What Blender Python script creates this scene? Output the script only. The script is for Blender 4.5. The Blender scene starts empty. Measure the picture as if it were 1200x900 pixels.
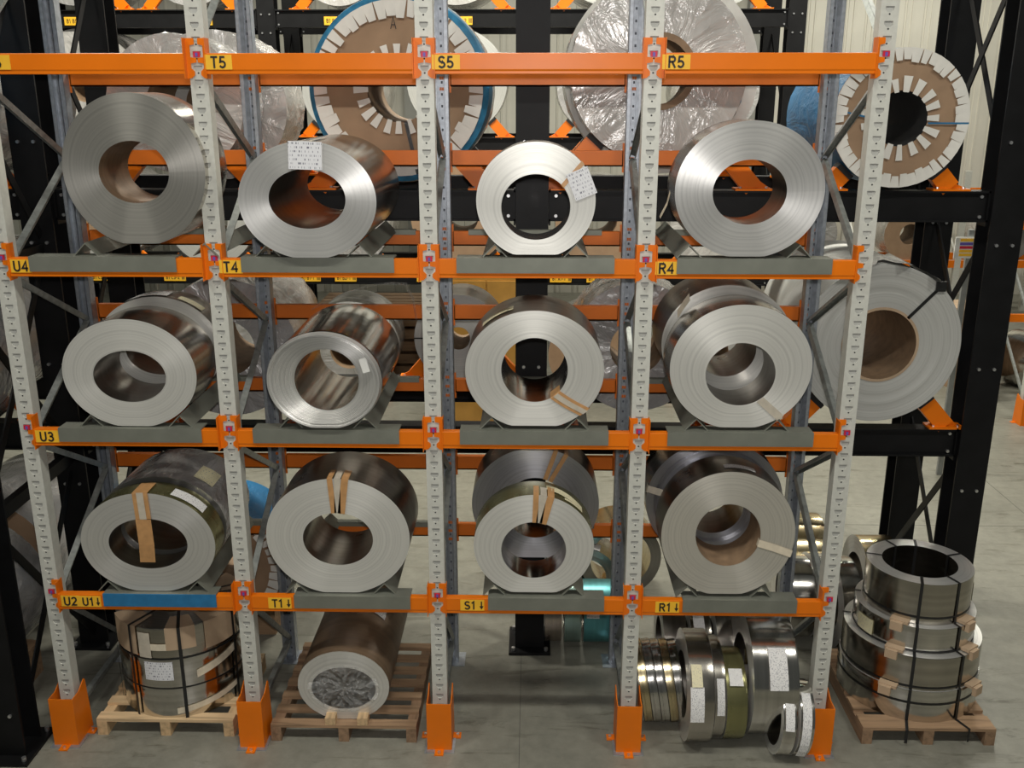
import bpy, bmesh, math, random
from mathutils import Vector, Matrix
PI = math.pi
SC = bpy.context.scene
COL = SC.collection
# ------------------------------------------------------------------ camera
CAM = (3.1567, -5.7001, 4.2519); YAW = 0.02072; PIT = 0.2878; FPX = 1138.9
cd = bpy.data.cameras.new('camera'); cam = bpy.data.objects.new('camera', cd); COL.objects.link(cam)
cam.location = CAM; cam.rotation_euler = (PI/2-PIT, 0, YAW)
cd.sensor_width = 36; cd.lens = 36*FPX/1200; cd.clip_end = 200
SC.camera = cam
# ------------------------------------------------------------------ light
vs = SC.view_settings
vs.view_transform = 'Standard'; vs.look = 'None'; vs.gamma = 1; vs.use_curve_mapping = False
vs.exposure = -0.30
w = bpy.data.worlds.new('hall_air'); SC.world = w; w.use_nodes = True
w.node_tree.nodes['Background'].inputs[0].default_value = (0.75, 0.78, 0.72, 1)
w.node_tree.nodes['Background'].inputs[1].default_value = 0.10
def area(name, loc, sx, sy, power, col, rot=(0, 0, 0)):
    l = bpy.data.lights.new(name, 'AREA'); l.shape = 'RECTANGLE'; l.size = sx; l.size_y = sy
    l.energy = power; l.color = col
    o = bpy.data.objects.new(name, l); o.location = loc; o.rotation_euler = rot; COL.objects.link(o)
    return o
for i, x in enumerate((-1.5, 3.2, 7.9)):          # rows of ceiling lamps over the aisles, plus added fill by the back wall
    area('ceiling_lamp_front', (x, -3.6, 8.6), 1.6, 0.5, 230, (1.0, 0.98, 0.90))
    area('back_wall_fill', (x+3.0, 12.2, 8.6), 1.6, 0.5, (90, 100, 330)[i], (1.0, 0.97, 0.86))  # fill light added to brighten the back wall, strongest at the right
    area('ceiling_lamp_back', (x, 5.2, 8.6), 1.6, 0.5, 520, (1.0, 0.97, 0.86))
fl = bpy.data.lights.new('camera_flash', 'SPOT'); fl.energy = 470; fl.color = (1.0, 0.97, 0.95)
fl.spot_size = math.radians(78); fl.spot_blend = 0.55; fl.shadow_soft_size = 0.05
flo = bpy.data.objects.new('camera_flash', fl); COL.objects.link(flo)
flo.location = (CAM[0]+0.02, CAM[1], CAM[2]+0.16); flo.rotation_euler = (PI/2-PIT, 0, YAW)

# ------------------------------------------------------------------ pixel of the photo -> point at a known depth
def ray(x, y):
    u = (x-600)/FPX; v = (y-450)/FPX
    cp, sp = math.cos(PIT), math.sin(PIT); Y = cp-sp*v; Z = -(sp+cp*v)
    c, s = math.cos(YAW), math.sin(YAW)
    return (c*u-s*Y, s*u+c*Y, Z)
def atY(x, y, Y):
    d = ray(x, y); t = (Y-CAM[1])/d[1]; return (CAM[0]+t*d[0], Y, CAM[2]+t*d[2])
def atZ(x, y, Z):
    d = ray(x, y); t = (Z-CAM[2])/d[2]; return (CAM[0]+t*d[0], CAM[1]+t*d[1], Z)

# ------------------------------------------------------------------ materials
MATS = {}
def nmat(name):
    m = bpy.data.materials.new(name); m.use_nodes = True; nt = m.node_tree
    b = nt.nodes['Principled BSDF']; MATS[name] = m
    return m, nt, b
def N(nt, t, **kw):
    n = nt.nodes.new(t)
    for k, v in kw.items():
        if k.startswith('i_'): n.inputs[k[2:].replace('_', ' ')].default_value = v
        else: setattr(n, k, v)
    return n
def ramp(nt, fac, stops):
    r = nt.nodes.new('ShaderNodeValToRGB'); e = r.color_ramp.elements
    while len(e) < len(stops): e.new(0.5)
    for k, (p, c) in enumerate(stops): e[k].position = p; e[k].color = (*c, 1)
    nt.links.new(fac, r.inputs[0]); return r.outputs[0]
def bump(nt, b, h, strength, dist):
    bp = N(nt, 'ShaderNodeBump'); bp.inputs['Strength'].default_value = strength; bp.inputs['Distance'].default_value = dist
    nt.links.new(h, bp.inputs['Height']); nt.links.new(bp.outputs[0], b.inputs['Normal']); return bp
def sc(c, k): return tuple(min(1, a*k) for a in c)
def plain(name, col, rough=0.5, metal=0.0, var=0.12, scale=9, bmp=0.0, spec=None):
    m, nt, b = nmat(name)
    tc = N(nt, 'ShaderNodeTexCoord'); n = N(nt, 'ShaderNodeTexNoise', i_Scale=scale, i_Detail=5.0)
    nt.links.new(tc.outputs['Object'], n.inputs['Vector'])
    c = ramp(nt, n.outputs['Fac'], [(0.3, sc(col, 1-var)), (0.7, sc(col, 1+var))])
    nt.links.new(c, b.inputs['Base Color'])
    b.inputs['Roughness'].default_value = rough; b.inputs['Metallic'].default_value = metal
    if spec is not None: b.inputs['Specular IOR Level'].default_value = spec
    if bmp: bump(nt, b, n.outputs['Fac'], bmp, 0.004)
    return m
def coilface(name, col, rough=0.38, metal=0.75, aniso=0.75, ring=0.22, scale=330, var=0.09):
    """wound strip edges: fine concentric rings, brushed around the axis"""
    m, nt, b = nmat(name)
    uv = N(nt, 'ShaderNodeUVMap', uv_map='UVMap'); sp = N(nt, 'ShaderNodeSeparateXYZ'); nt.links.new(uv.outputs[0], sp.inputs[0])
    n1 = N(nt, 'ShaderNodeTexNoise', noise_dimensions='1D', i_Scale=scale, i_Detail=4.0, i_Roughness=0.75)
    n2 = N(nt, 'ShaderNodeTexNoise', noise_dimensions='1D', i_Scale=70.0, i_Detail=3.0)
    nt.links.new(sp.outputs[1], n1.inputs['W']); nt.links.new(sp.outputs[1], n2.inputs['W'])
    mx = N(nt, 'ShaderNodeMath', operation='MULTIPLY_ADD'); mx.inputs[1].default_value = 0.55
    nt.links.new(n2.outputs['Fac'], mx.inputs[0])
    half = N(nt, 'ShaderNodeMath', operation='MULTIPLY'); half.inputs[1].default_value = 0.45
    nt.links.new(n1.outputs['Fac'], half.inputs[0]); nt.links.new(half.outputs[0], mx.inputs[2])
    c = ramp(nt, mx.outputs[0], [(0.30, sc(col, 1-2*var)), (0.5, col), (0.72, sc(col, 1+var))])
    nt.links.new(c, b.inputs['Base Color'])
    b.inputs['Metallic'].default_value = metal; b.inputs['Roughness'].default_value = rough
    b.inputs['Anisotropic'].default_value = aniso; b.inputs['Anisotropic Rotation'].default_value = 0.25
    tg = N(nt, 'ShaderNodeTangent', direction_type='UV_MAP', uv_map='UVMap'); nt.links.new(tg.outputs[0], b.inputs['Tangent'])
    bump(nt, b, n1.outputs['Fac'], ring, 0.0015)
    return m
def coilwrap(name, col, rough=0.2, metal=1.0, wav=0.12, var=0.1):
    """smooth outer lap of a coil: polished strip with faint waviness"""
    m, nt, b = nmat(name)
    tc = N(nt, 'ShaderNodeTexCoord')
    n = N(nt, 'ShaderNodeTexNoise', i_Scale=3.0, i_Detail=3.0); nt.links.new(tc.outputs['Object'], n.inputs['Vector'])
    uv = N(nt, 'ShaderNodeUVMap', uv_map='UVMap'); sp = N(nt, 'ShaderNodeSeparateXYZ'); nt.links.new(uv.outputs[0], sp.inputs[0])
    n1 = N(nt, 'ShaderNodeTexNoise', noise_dimensions='1D', i_Scale=22.0, i_Detail=3.0); nt.links.new(sp.outputs[1], n1.inputs['W'])
    c = ramp(nt, n1.outputs['Fac'], [(0.3, sc(col, 1-var)), (0.7, sc(col, 1+var))]); nt.links.new(c, b.inputs['Base Color'])
    b.inputs['Metallic'].default_value = metal
    rr = N(nt, 'ShaderNodeMapRange'); rr.inputs['To Min'].default_value = rough*0.7; rr.inputs['To Max'].default_value = rough*1.4
    nt.links.new(n.outputs['Fac'], rr.inputs[0]); nt.links.new(rr.outputs[0], b.inputs['Roughness'])
    bump(nt, b, n.outputs['Fac'], wav, 0.02)
    return m
def plastic(name, col, rough=0.22):
    m, nt, b = nmat(name)
    uv = N(nt, 'ShaderNodeUVMap', uv_map='UVMap'); mp = N(nt, 'ShaderNodeMapping'); nt.links.new(uv.outputs[0], mp.inputs[0])
    mp.inputs['Scale'].default_value = (16, 3.0, 1)
    n = N(nt, 'ShaderNodeTexNoise', i_Scale=1.0, i_Detail=5.0, i_Roughness=0.55, i_Distortion=1.4); nt.links.new(mp.outputs[0], n.inputs['Vector'])
    tc = N(nt, 'ShaderNodeTexCoord'); n2 = N(nt, 'ShaderNodeTexNoise', i_Scale=4.0, i_Detail=4.0); nt.links.new(tc.outputs['Object'], n2.inputs['Vector'])
    c = ramp(nt, n2.outputs['Fac'], [(0.3, sc(col, 0.82)), (0.7, sc(col, 1.15))]); nt.links.new(c, b.inputs['Base Color'])
    b.inputs['Roughness'].default_value = rough; b.inputs['Metallic'].default_value = 0.15 if col[0] > 0.1 else 0
    b.inputs['Coat Weight'].default_value = 0.6 if col[0] > 0.1 else 0.12; b.inputs['Coat Roughness'].default_value = 0.15
    bp = bump(nt, b, n.outputs['Fac'], 0.9, 0.03); nt.links.new(bp.outputs[0], b.inputs['Coat Normal'])
    return m
def clearfilm(name, col, alpha, rough=0.12):
    m, nt, b = nmat(name)
    tc = N(nt, 'ShaderNodeTexCoord'); n = N(nt, 'ShaderNodeTexNoise', i_Scale=16.0, i_Detail=6.0, i_Distortion=1.5); nt.links.new(tc.outputs['Object'], n.inputs['Vector'])
    b.inputs['Base Color'].default_value = (*col, 1); b.inputs['Roughness'].default_value = rough
    r = N(nt, 'ShaderNodeMapRange'); r.inputs[1].default_value = 0.3; r.inputs[2].default_value = 0.75
    r.inputs['To Min'].default_value = alpha*0.3; r.inputs['To Max'].default_value = min(1, alpha*2)
    nt.links.new(n.outputs['Fac'], r.inputs[0]); nt.links.new(r.outputs[0], b.inputs['Alpha'])
    bump(nt, b, n.outputs['Fac'], 1.0, 0.03)
    return m
def wood(name, col, axis=0):
    m, nt, b = nmat(name)
    tc = N(nt, 'ShaderNodeTexCoord'); mp = N(nt, 'ShaderNodeMapping'); s = [26, 26, 26]; s[axis] = 2.2; mp.inputs['Scale'].default_value = s
    nt.links.new(tc.outputs['Object'], mp.inputs[0]); n = N(nt, 'ShaderNodeTexNoise', i_Scale=1.0, i_Detail=6.0, i_Distortion=0.6); nt.links.new(mp.outputs[0], n.inputs['Vector'])
    c = ramp(nt, n.outputs['Fac'], [(0.25, sc(col, 0.55)), (0.5, col), (0.75, sc(col, 1.25))]); nt.links.new(c, b.inputs['Base Color'])
    b.inputs['Roughness'].default_value = 0.75; bump(nt, b, n.outputs['Fac'], 0.4, 0.004)
    return m
def paper(name, col, ink=(0.26, 0.26, 0.29), rows=15, dens=0.55):
    """paper tag with rows of illegible print"""
    m, nt, b = nmat(name)
    uv = N(nt, 'ShaderNodeUVMap', uv_map='UVMap'); mp = N(nt, 'ShaderNodeMapping'); mp.inputs['Scale'].default_value = (1, 1, 1); nt.links.new(uv.outputs[0], mp.inputs[0])
    sp = N(nt, 'ShaderNodeSeparateXYZ'); nt.links.new(mp.outputs[0], sp.inputs[0])
    row = N(nt, 'ShaderNodeMath', operation='MULTIPLY'); row.inputs[1].default_value = rows; nt.links.new(sp.outputs[1], row.inputs[0])
    fr = N(nt, 'ShaderNodeMath', operation='FRACT'); nt.links.new(row.outputs[0], fr.inputs[0])
    line = N(nt, 'ShaderNodeMath', operation='COMPARE'); line.inputs[1].default_value = 0.5; line.inputs[2].default_value = 0.24; nt.links.new(fr.outputs[0], line.inputs[0])
    fl_ = N(nt, 'ShaderNodeMath', operation='FLOOR'); nt.links.new(row.outputs[0], fl_.inputs[0])
    cb = N(nt, 'ShaderNodeCombineXYZ'); mu = N(nt, 'ShaderNodeMath', operation='MULTIPLY'); mu.inputs[1].default_value = 22; nt.links.new(sp.outputs[0], mu.inputs[0])
    nt.links.new(mu.outputs[0], cb.inputs[0]); nt.links.new(fl_.outputs[0], cb.inputs[1])
    n = N(nt, 'ShaderNodeTexNoise', i_Scale=1.3, i_Detail=3.0); nt.links.new(cb.outputs[0], n.inputs['Vector'])
    gt = N(nt, 'ShaderNodeMath', operation='GREATER_THAN'); gt.inputs[1].default_value = dens; nt.links.new(n.outputs['Fac'], gt.inputs[0])
    al = N(nt, 'ShaderNodeMath', operation='MULTIPLY'); nt.links.new(gt.outputs[0], al.inputs[0]); nt.links.new(line.outputs[0], al.inputs[1])
    mi = N(nt, 'ShaderNodeMix', data_type='RGBA'); mi.inputs[6].default_value = (*col, 1); mi.inputs[7].default_value = (*ink, 1)
    nt.links.new(al.outputs[0], mi.inputs[0]); nt.links.new(mi.outputs[2], b.inputs['Base Color'])
    b.inputs['Roughness'].default_value = 0.6
    return m
def concrete():
    m, nt, b = nmat('concrete')
    tc = N(nt, 'ShaderNodeTexCoord')
    n1 = N(nt, 'ShaderNodeTexNoise', i_Scale=0.7, i_Detail=6.0, i_Roughness=0.6); n2 = N(nt, 'ShaderNodeTexNoise', i_Scale=9.0, i_Detail=8.0, i_Roughness=0.7)
    mp = N(nt, 'ShaderNodeMapping'); mp.inputs['Scale'].default_value = (1.6, 9, 1); mp.inputs['Rotation'].default_value = (0, 0, 0.12)
    n3 = N(nt, 'ShaderNodeTexNoise', i_Scale=1.0, i_Detail=8.0, i_Roughness=0.75, i_Distortion=0.8)
    for n in (n1, n2): nt.links.new(tc.outputs['Object'], n.inputs['Vector'])
    nt.links.new(tc.outputs['Object'], mp.inputs[0]); nt.links.new(mp.outputs[0], n3.inputs['Vector'])
    c1 = ramp(nt, n1.outputs['Fac'], [(0.3, (0.200, 0.196, 0.160)), (0.7, (0.285, 0.277, 0.228))])
    c2 = ramp(nt, n2.outputs['Fac'], [(0.3, (0.80, 0.80, 0.80)), (0.7, (1.1, 1.1, 1.1))])
    c3 = ramp(nt, n3.outputs['Fac'], [(0.33, (0.42, 0.40, 0.34)), (0.45, (1, 1, 1)), (1.0, (1.0, 1.0, 1.0))])
    m1 = N(nt, 'ShaderNodeMix', data_type='RGBA', blend_type='MULTIPLY'); m1.inputs[0].default_value = 1; nt.links.new(c1, m1.inputs[6]); nt.links.new(c2, m1.inputs[7])
    m2 = N(nt, 'ShaderNodeMix', data_type='RGBA', blend_type='MULTIPLY'); m2.inputs[0].default_value = 0.8; nt.links.new(m1.outputs[2], m2.inputs[6]); nt.links.new(c3, m2.inputs[7])
    nt.links.new(m2.outputs[2], b.inputs['Base Color']); b.inputs['Roughness'].default_value = 0.42; bump(nt, b, n2.outputs['Fac'], 0.12, 0.004)
    return m
concrete()
plain('orange', (0.79, 0.180, 0.004), 0.36, 0, 0.05, 5, 0, 0.36)
plain('orange_dark', (0.66, 0.150, 0.008), 0.45, 0, 0.08, 5)
plain('upright_grey', (0.60, 0.60, 0.54), 0.45, 0.1, 0.06, 30)
plain('galvanised', (0.40, 0.43, 0.47), 0.42, 0.65, 0.16, 30)
plain('brace_steel', (0.36, 0.38, 0.36), 0.45, 0.6, 0.2, 25)
plain('cradle_steel', (0.215, 0.222, 0.185), 0.5, 0.35, 0.10, 7)
plain('cradle_blue', (0.02, 0.16, 0.34), 0.5, 0, 0.12, 18)
plain('black_paint', (0.0065, 0.0065, 0.007), 0.5, 0, 0.25, 7, 0, 0.25)
plain('joint_grey', (0.085, 0.082, 0.07), 0.8)
plain('dark_hole', (0.03, 0.03, 0.03), 0.8)
plain('hole_grey', (0.10, 0.11, 0.13), 0.7)
plain('slot_shade', (0.42, 0.42, 0.39), 0.6)
plain('bolt_zinc', (0.75, 0.75, 0.75), 0.3, 0.9)
plain('label_yellow', (0.90, 0.50, 0.03), 0.5, 0, 0.05)
plain('ink', (0.015, 0.012, 0.012), 0.6)
plain('lock_red', (0.60, 0.02, 0.05), 0.4)
plain('lock_blue', (0.14, 0.10, 0.42), 0.4)
plain('cardboard', (0.33, 0.215, 0.13), 0.8, 0, 0.1, 6)
plain('cardboard_pale', (0.46, 0.33, 0.215), 0.8, 0, 0.1, 6)
plain('core_brown', (0.26, 0.17, 0.10), 0.7, 0, 0.2, 14)
plain('tab_white', (0.74, 0.72, 0.66), 0.6, 0, 0.06, 12)
plain('plastic_plain', (0.62, 0.61, 0.58), 0.25, 0, 0.25, 22, 1.0)
plain('tape_brown', (0.50, 0.27, 0.11), 0.4, 0, 0.12, 25)
plain('tape_clear', (0.62, 0.56, 0.46), 0.22, 0.2, 0.1, 25)
plain('tape_beige', (0.68, 0.60, 0.46), 0.5, 0, 0.1, 25)
plain('strap_black', (0.012, 0.012, 0.012), 0.4)
plain('strap_blue', (0.03, 0.16, 0.32), 0.4)
plain('rubber', (0.015, 0.015, 0.015), 0.8)
plain('wall_cream', (0.68, 0.66, 0.57), 0.6, 0, 0.05, 1.5)
plain('wall_grey', (0.30, 0.30, 0.27), 0.6, 0, 0.05, 1.5)
plain('steel_grey', (0.30, 0.31, 0.30), 0.5, 0.3, 0.15, 6)
plain('ochre', (0.50, 0.26, 0.05), 0.55, 0, 0.12, 4)
plain('blue_wrap', (0.035, 0.20, 0.36), 0.35, 0, 0.35, 14, 0.6)
plain('green_film', (0.16, 0.30, 0.29), 0.25, 0.6, 0.2, 8)
plain('sign_white', (0.72, 0.72, 0.68), 0.5)
plain('olive_film', (0.22, 0.21, 0.09), 0.25, 0.6, 0.2, 8)
wood('pine', (0.62, 0.44, 0.25)); wood('pine_y', (0.58, 0.40, 0.22), 1)
wood('old_wood', (0.33, 0.21, 0.12)); wood('old_wood_y', (0.27, 0.17, 0.10), 1)
paper('paper', (0.78, 0.77, 0.75)); paper('paper_cream', (0.76, 0.70, 0.46), rows=7, dens=0.6)
paper('paper_hand', (0.74, 0.74, 0.76), (0.18, 0.18, 0.22), 7, 0.56)
coilface('face_bright', (0.80, 0.79, 0.76), 0.33, 0.72)
coilface('face_matt', (0.72, 0.71, 0.66), 0.40, 0.45, 0.7)
coilface('face_tan', (0.56, 0.54, 0.49), 0.33, 0.8, 0.8)
coilface('face_warm', (0.66, 0.63, 0.56), 0.36, 0.6, 0.75)
coilface('face_dark', (0.40, 0.39, 0.37), 0.34, 0.9, 0.8)
coilface('face_lilac', (0.54, 0.54, 0.58), 0.33, 0.9, 0.85)
coilface('face_paper', (0.52, 0.52, 0.49), 0.55, 0.2, 0.4, 0.2)
coilwrap('lap_steel', (0.46, 0.43, 0.38), 0.20)
coilwrap('lap_bright', (0.62, 0.60, 0.56), 0.14, 1.0, 0.15)
coilwrap('lap_dark', (0.26, 0.24, 0.21), 0.30)
coilwrap('lap_gold', (0.60, 0.50, 0.30), 0.22)
coilwrap('lap_brown', (0.19, 0.125, 0.075), 0.4, 0.3, 0.3)
coilwrap('lap_olive', (0.27, 0.26, 0.12), 0.25, 0.8)
coilwrap('lap_teal', (0.12, 0.36, 0.38), 0.3, 0.8)
coilwrap('lap_copper', (0.42, 0.36, 0.30), 0.25, 0.9); coilwrap('lap_mint', (0.30, 0.42, 0.38), 0.25, 0.8)
plastic('plastic_wrap', (0.58, 0.56, 0.53)); plastic('plastic_grey', (0.42, 0.41, 0.40)); plastic('plastic_blue', (0.008, 0.15, 0.34), 0.42)
clearfilm('film', (0.8, 0.8, 0.78), 0.22)

# ------------------------------------------------------------------ mesh helpers
def setp(o, label=None, cat=None, group=None, kind=None):
    if label: o['label'] = label
    if cat: o['category'] = cat
    if group: o['group'] = group
    if kind: o['kind'] = kind
    return o
def link(o, parent=None):
    COL.objects.link(o)
    if parent is not None: o.parent = parent
    return o
def thing(name, label, cat, loc=(0, 0, 0), group=None, rot=(0, 0, 0)):
    o = bpy.data.objects.new(name, None); o.empty_display_size = 0.1
    o.location = loc; o.rotation_euler = rot
    setp(o, label, cat, group); return link(o)
class MB:
    def __init__(s, org=(0, 0, 0)): s.v = []; s.f = []; s.m = []; s.o = Vector(org); s.uv = {}
    def add(s, vs, fs, mi=0):
        b = len(s.v); s.v += [tuple(Vector(p)-s.o) for p in vs]
        for f in fs: s.f.append(tuple(b+i for i in f)); s.m.append(mi)
        return b
    def box(s, x0, x1, y0, y1, z0, z1, mi=0):
        x0, x1 = min(x0, x1), max(x0, x1); y0, y1 = min(y0, y1), max(y0, y1); z0, z1 = min(z0, z1), max(z0, z1)
        s.add([(x0, y0, z0), (x1, y0, z0), (x1, y1, z0), (x0, y1, z0), (x0, y0, z1), (x1, y0, z1), (x1, y1, z1), (x0, y1, z1)],
              [(0, 3, 2, 1), (4, 5, 6, 7), (0, 1, 5, 4), (1, 2, 6, 5), (2, 3, 7, 6), (3, 0, 4, 7)], mi); return s
    def bar(s, p, q, w, h, up=(0, 0, 1), mi=0):
        p, q = Vector(p), Vector(q); d = (q-p).normalized(); u = Vector(up); r = d.cross(u)
        if r.length < 1e-4: r = d.cross(Vector((1, 0, 0)))
        r.normalize(); u = r.cross(d).normalized(); vs = []
        for c in (p, q):
            for a, b in ((-1, -1), (1, -1), (1, 1), (-1, 1)): vs.append(c+r*(a*w/2)+u*(b*h/2))
        s.add(vs, [(0, 1, 2, 3), (7, 6, 5, 4), (0, 4, 5, 1), (1, 5, 6, 2), (2, 6, 7, 3), (3, 7, 4, 0)], mi); return s
    def channel(s, p, q, w, h, t=0.004, up=(0, 0, 1)):
        """C profile: web plus two lips"""
        p, q = Vector(p), Vector(q); d = (q-p).normalized(); r = d.cross(Vector(up)).normalized(); u = r.cross(d).normalized()
        s.bar(p+u*(h/2), q+u*(h/2), w, t, up); s.bar(p-r*(w/2), q-r*(w/2), t, h, up); s.bar(p+r*(w/2), q+r*(w/2), t, h, up); return s
    def prism(s, poly, y0, y1, mi=0):
        """polygon in x,z extruded along y"""
        n = len(poly); vs = [(x, y0, z) for x, z in poly]+[(x, y1, z) for x, z in poly]
        fs = [tuple(range(n)), tuple(range(2*n-1, n-1, -1))]+[(i, i+n, (i+1) % n+n, (i+1) % n) for i in range(n)]
        s.add(vs, fs, mi); return s
    def cyl(s, p, q, r, n=12, mi=0, r2=None):
        p, q = Vector(p), Vector(q); d = (q-p).normalized(); a = d.orthogonal().normalized(); b = d.cross(a); r2 = r if r2 is None else r2; vs = []
        for c, rr in ((p, r), (q, r2)):
            for k in range(n): t = 2*PI*k/n; vs.append(c+a*(rr*math.cos(t))+b*(rr*math.sin(t)))
        s.add(vs, [tuple(range(n-1, -1, -1)), tuple(range(n, 2*n))]+[(i, (i+1) % n, (i+1) % n+n, i+n) for i in range(n)], mi); return s
    def ribbon(s, pts, sides, mi=0):
        vs = []; 
        for p, d in zip(pts, sides): p = Vector(p); d = Vector(d); vs += [p-d, p+d]
        s.add(vs, [(2*i, 2*i+1, 2*i+3, 2*i+2) for i in range(len(pts)-1)], mi); return s
    def _hook(s, ux, sg, zc):
        for q in (-1, 0, 1): s.box(ux-sg*0.020, ux-sg*0.001, DEP+0.074, DEP+0.0845, zc+q*PZ*0.9-0.010, zc+q*PZ*0.9+0.010)
        return s
    def mesh(s, name, mats, smooth=False, fix=True):
        me = bpy.data.meshes.new(name); me.from_pydata(s.v, [], s.f)
        for m in (mats if isinstance(mats, (list, tuple)) else [mats]): me.materials.append(MATS[m])
        me.polygons.foreach_set('material_index', s.m)
        if fix:
            bm = bmesh.new(); bm.from_mesh(me); bmesh.ops.recalc_face_normals(bm, faces=bm.faces); bm.to_mesh(me); bm.free()
        if smooth: me.polygons.foreach_set('use_smooth', [True]*len(me.polygons)); me.set_sharp_from_angle(angle=math.radians(35))
        me.update(); return me
    def build(s, name, mats, parent=None, smooth=False, fix=True):
        o = bpy.data.objects.new(name, s.mesh(name, mats, smooth, fix)); return link(o, parent)
def bevel(o, wd=0.004, seg=2):
    b = o.modifiers.new('bevel', 'BEVEL'); b.width = wd; b.segments = seg; b.limit_method = 'ANGLE'; return o
def struct(name, mb, mat, **kw):
    o = mb.build(name, mat, **kw); o['kind'] = 'structure'; return o
def arc(cx, cz, rx, rz, a0, a1, n=9): return [(cx+rx*math.cos(math.radians(a0+(a1-a0)*i/n)), cz+rz*math.sin(math.radians(a0+(a1-a0)*i/n))) for i in range(n+1)]
GLYPH = {  # centre lines of each letter in a box one unit high
 'U': (0.66, [[(0.08, 1), (0.08, 0.34)]+arc(0.33, 0.33, 0.25, 0.27, 180, 360)+[(0.58, 0.34), (0.58, 1)]]),
 'T': (0.62, [[(0.0, 0.93), (0.62, 0.93)], [(0.31, 0.95), (0.31, 0)]]),
 'S': (0.62, [arc(0.31, 0.72, 0.23, 0.22, 20, 270)+arc(0.31, 0.28, 0.25, 0.22, 90, -160)]),
 'R': (0.66, [[(0.08, 0), (0.08, 0.93), (0.36, 0.93)]+arc(0.36, 0.72, 0.21, 0.21, 90, -90)+[(0.10, 0.51)], [(0.33, 0.51), (0.60, 0)]]),
 'A': (0.68, [[(0.04, 0), (0.34, 0.97), (0.64, 0)], [(0.15, 0.34), (0.53, 0.34)]]),
 'B': (0.64, [[(0.08, 0.07), (0.08, 0.93), (0.34, 0.93)]+arc(0.34, 0.73, 0.18, 0.20, 90, -90)+[(0.10, 0.53)], [(0.34, 0.53)]+arc(0.34, 0.30, 0.22, 0.23, 90, -90)+[(0.08, 0.07)]]),
 'C': (0.64, [arc(0.34, 0.5, 0.27, 0.43, 50, 310, 14)]),
 '1': (0.44, [[(0.06, 0.74), (0.28, 0.94), (0.28, 0)]]),
 '2': (0.60, [arc(0.29, 0.70, 0.22, 0.23, 165, -35)+[(0.08, 0.08), (0.56, 0.08)]]),
 '3': (0.60, [arc(0.28, 0.72, 0.20, 0.21, 160, -90)+arc(0.28, 0.29, 0.24, 0.23, 90, -160)]),
 '4': (0.62, [[(0.44, 0), (0.44, 0.93), (0.06, 0.30), (0.60, 0.30)]]),
 '5': (0.60, [[(0.52, 0.93), (0.16, 0.93), (0.11, 0.52)]+arc(0.29, 0.32, 0.24, 0.25, 120, -155)]),
 '-': (0.40, [[(0.05, 0.42), (0.35, 0.42)]]), ' ': (0.30, [])}
def text_mesh(txt, size, depth=0.0015, mat='ink', wt=0.15):
    """block capitals drawn as mitred strokes, centred on the origin, facing +z"""
    H = size*0.72; tot = sum(GLYPH[ch][0] for ch in txt)+0.12*(len(txt)-1); x = -tot/2; m = MB()
    for ch in txt:
        wd, strokes = GLYPH[ch]
        for st in strokes:
            P = [Vector(((x+px)*H, (pz-0.5)*H)) for px, pz in st]; n = len(P); L, R = [], []
            for i in range(n):
                d0 = (P[i]-P[i-1]).normalized() if i else (P[1]-P[0]).normalized(); d1 = (P[i+1]-P[i]).normalized() if i < n-1 else d0
                t = d0+d1; t = t.normalized() if t.length > 1e-3 else d0; nn = Vector((-t.y, t.x)); k = wt*H/2/max(0.45, nn.dot(Vector((-d0.y, d0.x))))
                L.append(P[i]+nn*k); R.append(P[i]-nn*k)
            vs = [(p.x, p.y, depth) for p in L]+[(p.x, p.y, depth) for p in R]
            m.add(vs, [(i, i+1, n+i+1, n+i) for i in range(n-1)])
        x += wd+0.12
    me = m.mesh('lettering', mat, fix=False); return me
def text(txt, size, loc, parent, rot=(PI/2, 0, 0), name='lettering', sx=1.0, wt=0.17):
    me = text_mesh(txt, size, wt=wt); o = bpy.data.objects.new(name, me); o.location = loc; o.rotation_euler = rot; o.scale = (sx, 1, 1)
    return link(o, parent)

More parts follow.
